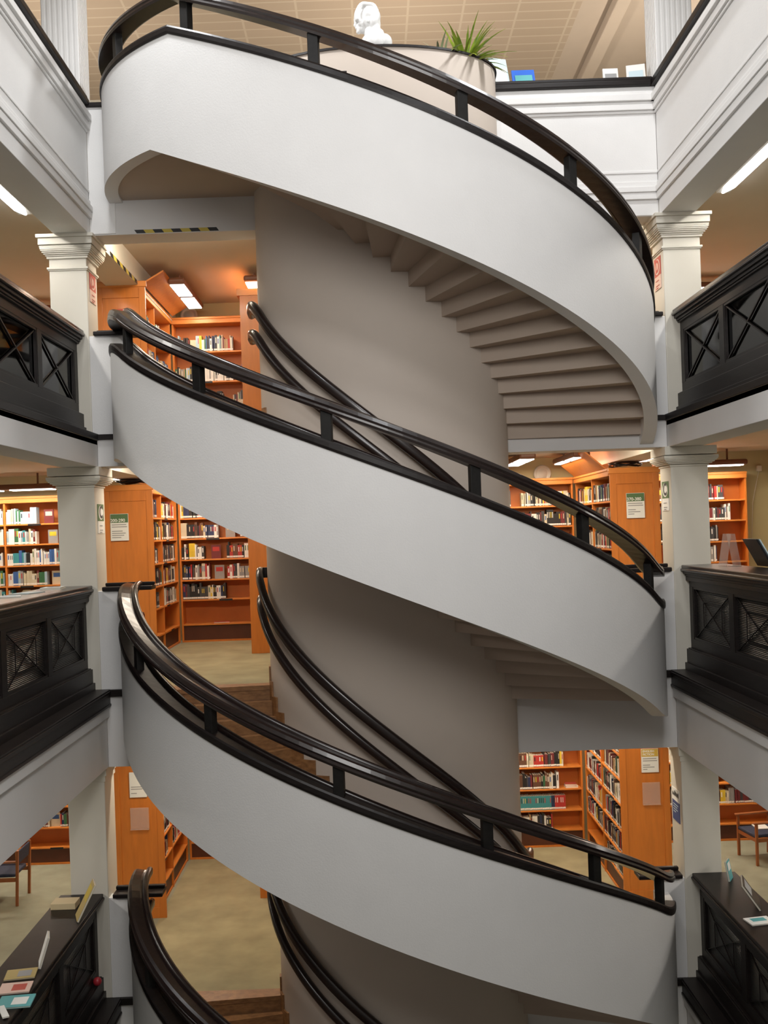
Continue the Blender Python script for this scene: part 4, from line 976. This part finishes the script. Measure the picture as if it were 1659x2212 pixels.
# switch plates and lift frames on the drum's left side
for k, zz in (('C', 1.62),):
    o = MB().box(XC - DA - 0.012, XC - DA + 0.002, 12.12, 12.22, FL[k] + zz - .1, FL[k] + zz + .12).build('switch_plate', PAPER, bevel=.003); tag(o, 'small switch plate on the left side of the drum above the rail', 'switch')

# ------------------------------------------------------------------ books
bpy.context.view_layer.update()
dg = bpy.context.evaluated_depsgraph_get(); sc = bpy.context.scene
eye = Vector((0, 0, E))
def proj(p):
    X, Y, Z = p[0], p[1], p[2] - E; u = X * 2200 / Y; v = Z * 2200 / Y
    return 800 + u - 0.035 * v, 1142 - v - 0.035 * u
def seen(b):
    o = Vector(b['o']); w = Vector(b['w']); n = Vector(b['n']); cnt = 0
    for fz in (0.15, 0.5, 0.9):
        p = o + w * b['t'] / 2 + Vector((0, 0, b['h'] * fz)) + n * 0.008
        x, y = proj(p)
        if not (0 < x < 1659 and 0 < y < 2212): continue
        d = p - eye; hit, *_r = sc.ray_cast(dg, eye, d.normalized(), distance=d.length - 0.003)
        if not hit: cnt += 1
    if not cnt: return 0
    a = proj(o); c = proj(o + w * b['t']); top = proj(o + Vector((0, 0, b['h'])))
    return abs(a[0] - c[0]) * abs(top[1] - a[1]) * cnt / 3
BM = {c: mat('cover_' + c.replace(' ', '_'), v, 0.5, 0.12, 12) for c, v in PAL.items()}
BN = list(PAL)
LABELM = PAPER
rr = random.Random(99)
def add_book(mb, b, mi, pg, lb, extra):
    o = Vector(b['o']); w = Vector(b['w']); n = Vector(b['n']); t, h, d = b['t'], b['h'], b['d']; up = Vector((0, 0, 1))
    def bx(a0, a1, d0, d1, z0, z1, m):
        P = lambda a, dd, z: o + w * a - n * dd + up * z
        mb.hexa([P(a0, d0, z0), P(a1, d0, z0), P(a1, d1, z0), P(a0, d1, z0), P(a0, d0, z1), P(a1, d0, z1), P(a1, d1, z1), P(a0, d1, z1)], m)
    if b.get('face'):
        bx(0, t, 0, 0.02, 0, h, mi); bx(t * .15, t * .85, -0.0015, 0, h * .55, h * .85, extra); return
    e = 0.0022
    bx(0, e, 0.001, d, 0, h, mi); bx(t - e, t, 0.001, d, 0, h, mi); bx(0, t, 0, 0.003, 0, h, mi); bx(e, t - e, 0.003, d - 0.004, 0.003, h - 0.004, pg)
    bx(0.001, t - 0.001, -0.0012, 0, 0.012, 0.040, lb)
    bx(t * .3, t * .7, -0.0010, 0, h * .5, h * .85, extra) if t > 0.027 else None
for b in BOOKS: b['s'] = seen(b) if b['vis'] else 0
order = sorted([b for b in BOOKS if b['s'] > 0], key=lambda b: -b['s'])
ind = order[:300]; rest_ids = set(id(b) for b in ind)
rest = [b for b in BOOKS if id(b) not in rest_ids]
used = {}
for b in ind:
    colr, cnt, shf, bn, short = b['lab']
    if b.get('face'): lab = f'{colr} book shown face-on, {shf} shelf{bn}, {short}'
    else: lab = f'{colr} book {ORD[cnt - 1]} from left, {shf} shelf{bn}, {short}'
    mb = MB(); ex = rr.choice(['white', 'cream', 'black', 'red', 'yellow', b['c']]) if b['c'] not in ('white', 'cream') else rr.choice(['charcoal', 'blue', 'red', 'white', 'green'])
    add_book(mb, b, 0, 1, 2, 3)
    o = mb.build('book', [BM[b['c']], PAGES, LABELM, BM[ex]], loc=b['o'])
    tag(o, lab, 'book', f"books on the {b['lab'][2]} shelf of {short}")
mb = MB()
for b in rest:
    add_book(mb, b, BN.index(b['c']), len(BN), len(BN) + 1, rr.choice((0, 1, 2, BN.index(b['c']))))
o = mb.build('books', [BM[c] for c in BN] + [PAGES, LABELM]); tag(o, 'rows of further small or half-hidden books filling the shelves', 'books', kind='stuff')
print('BOOKS total', len(BOOKS), 'seen', len(order), 'individual', len(ind))
# AUTO card on the upper back case
x = -2.09; z = FL['D'] + 0.90
t = thing('book_end_sign', (x, 17.02, z), 'pale sign reading AUTO between books on the upper back case', 'sign')
MB().box(x - 0.10, x + 0.10, 17.02, 17.06, z, z + 0.13).build('plate', mat('beige_plate', (0.55, 0.42, 0.28), .5), t, bevel=0.008)
text('lettering', 'AUTO', 0.07, face_m((x, 17.017, z + 0.075), (1, 0, 0)), PAPER, t)
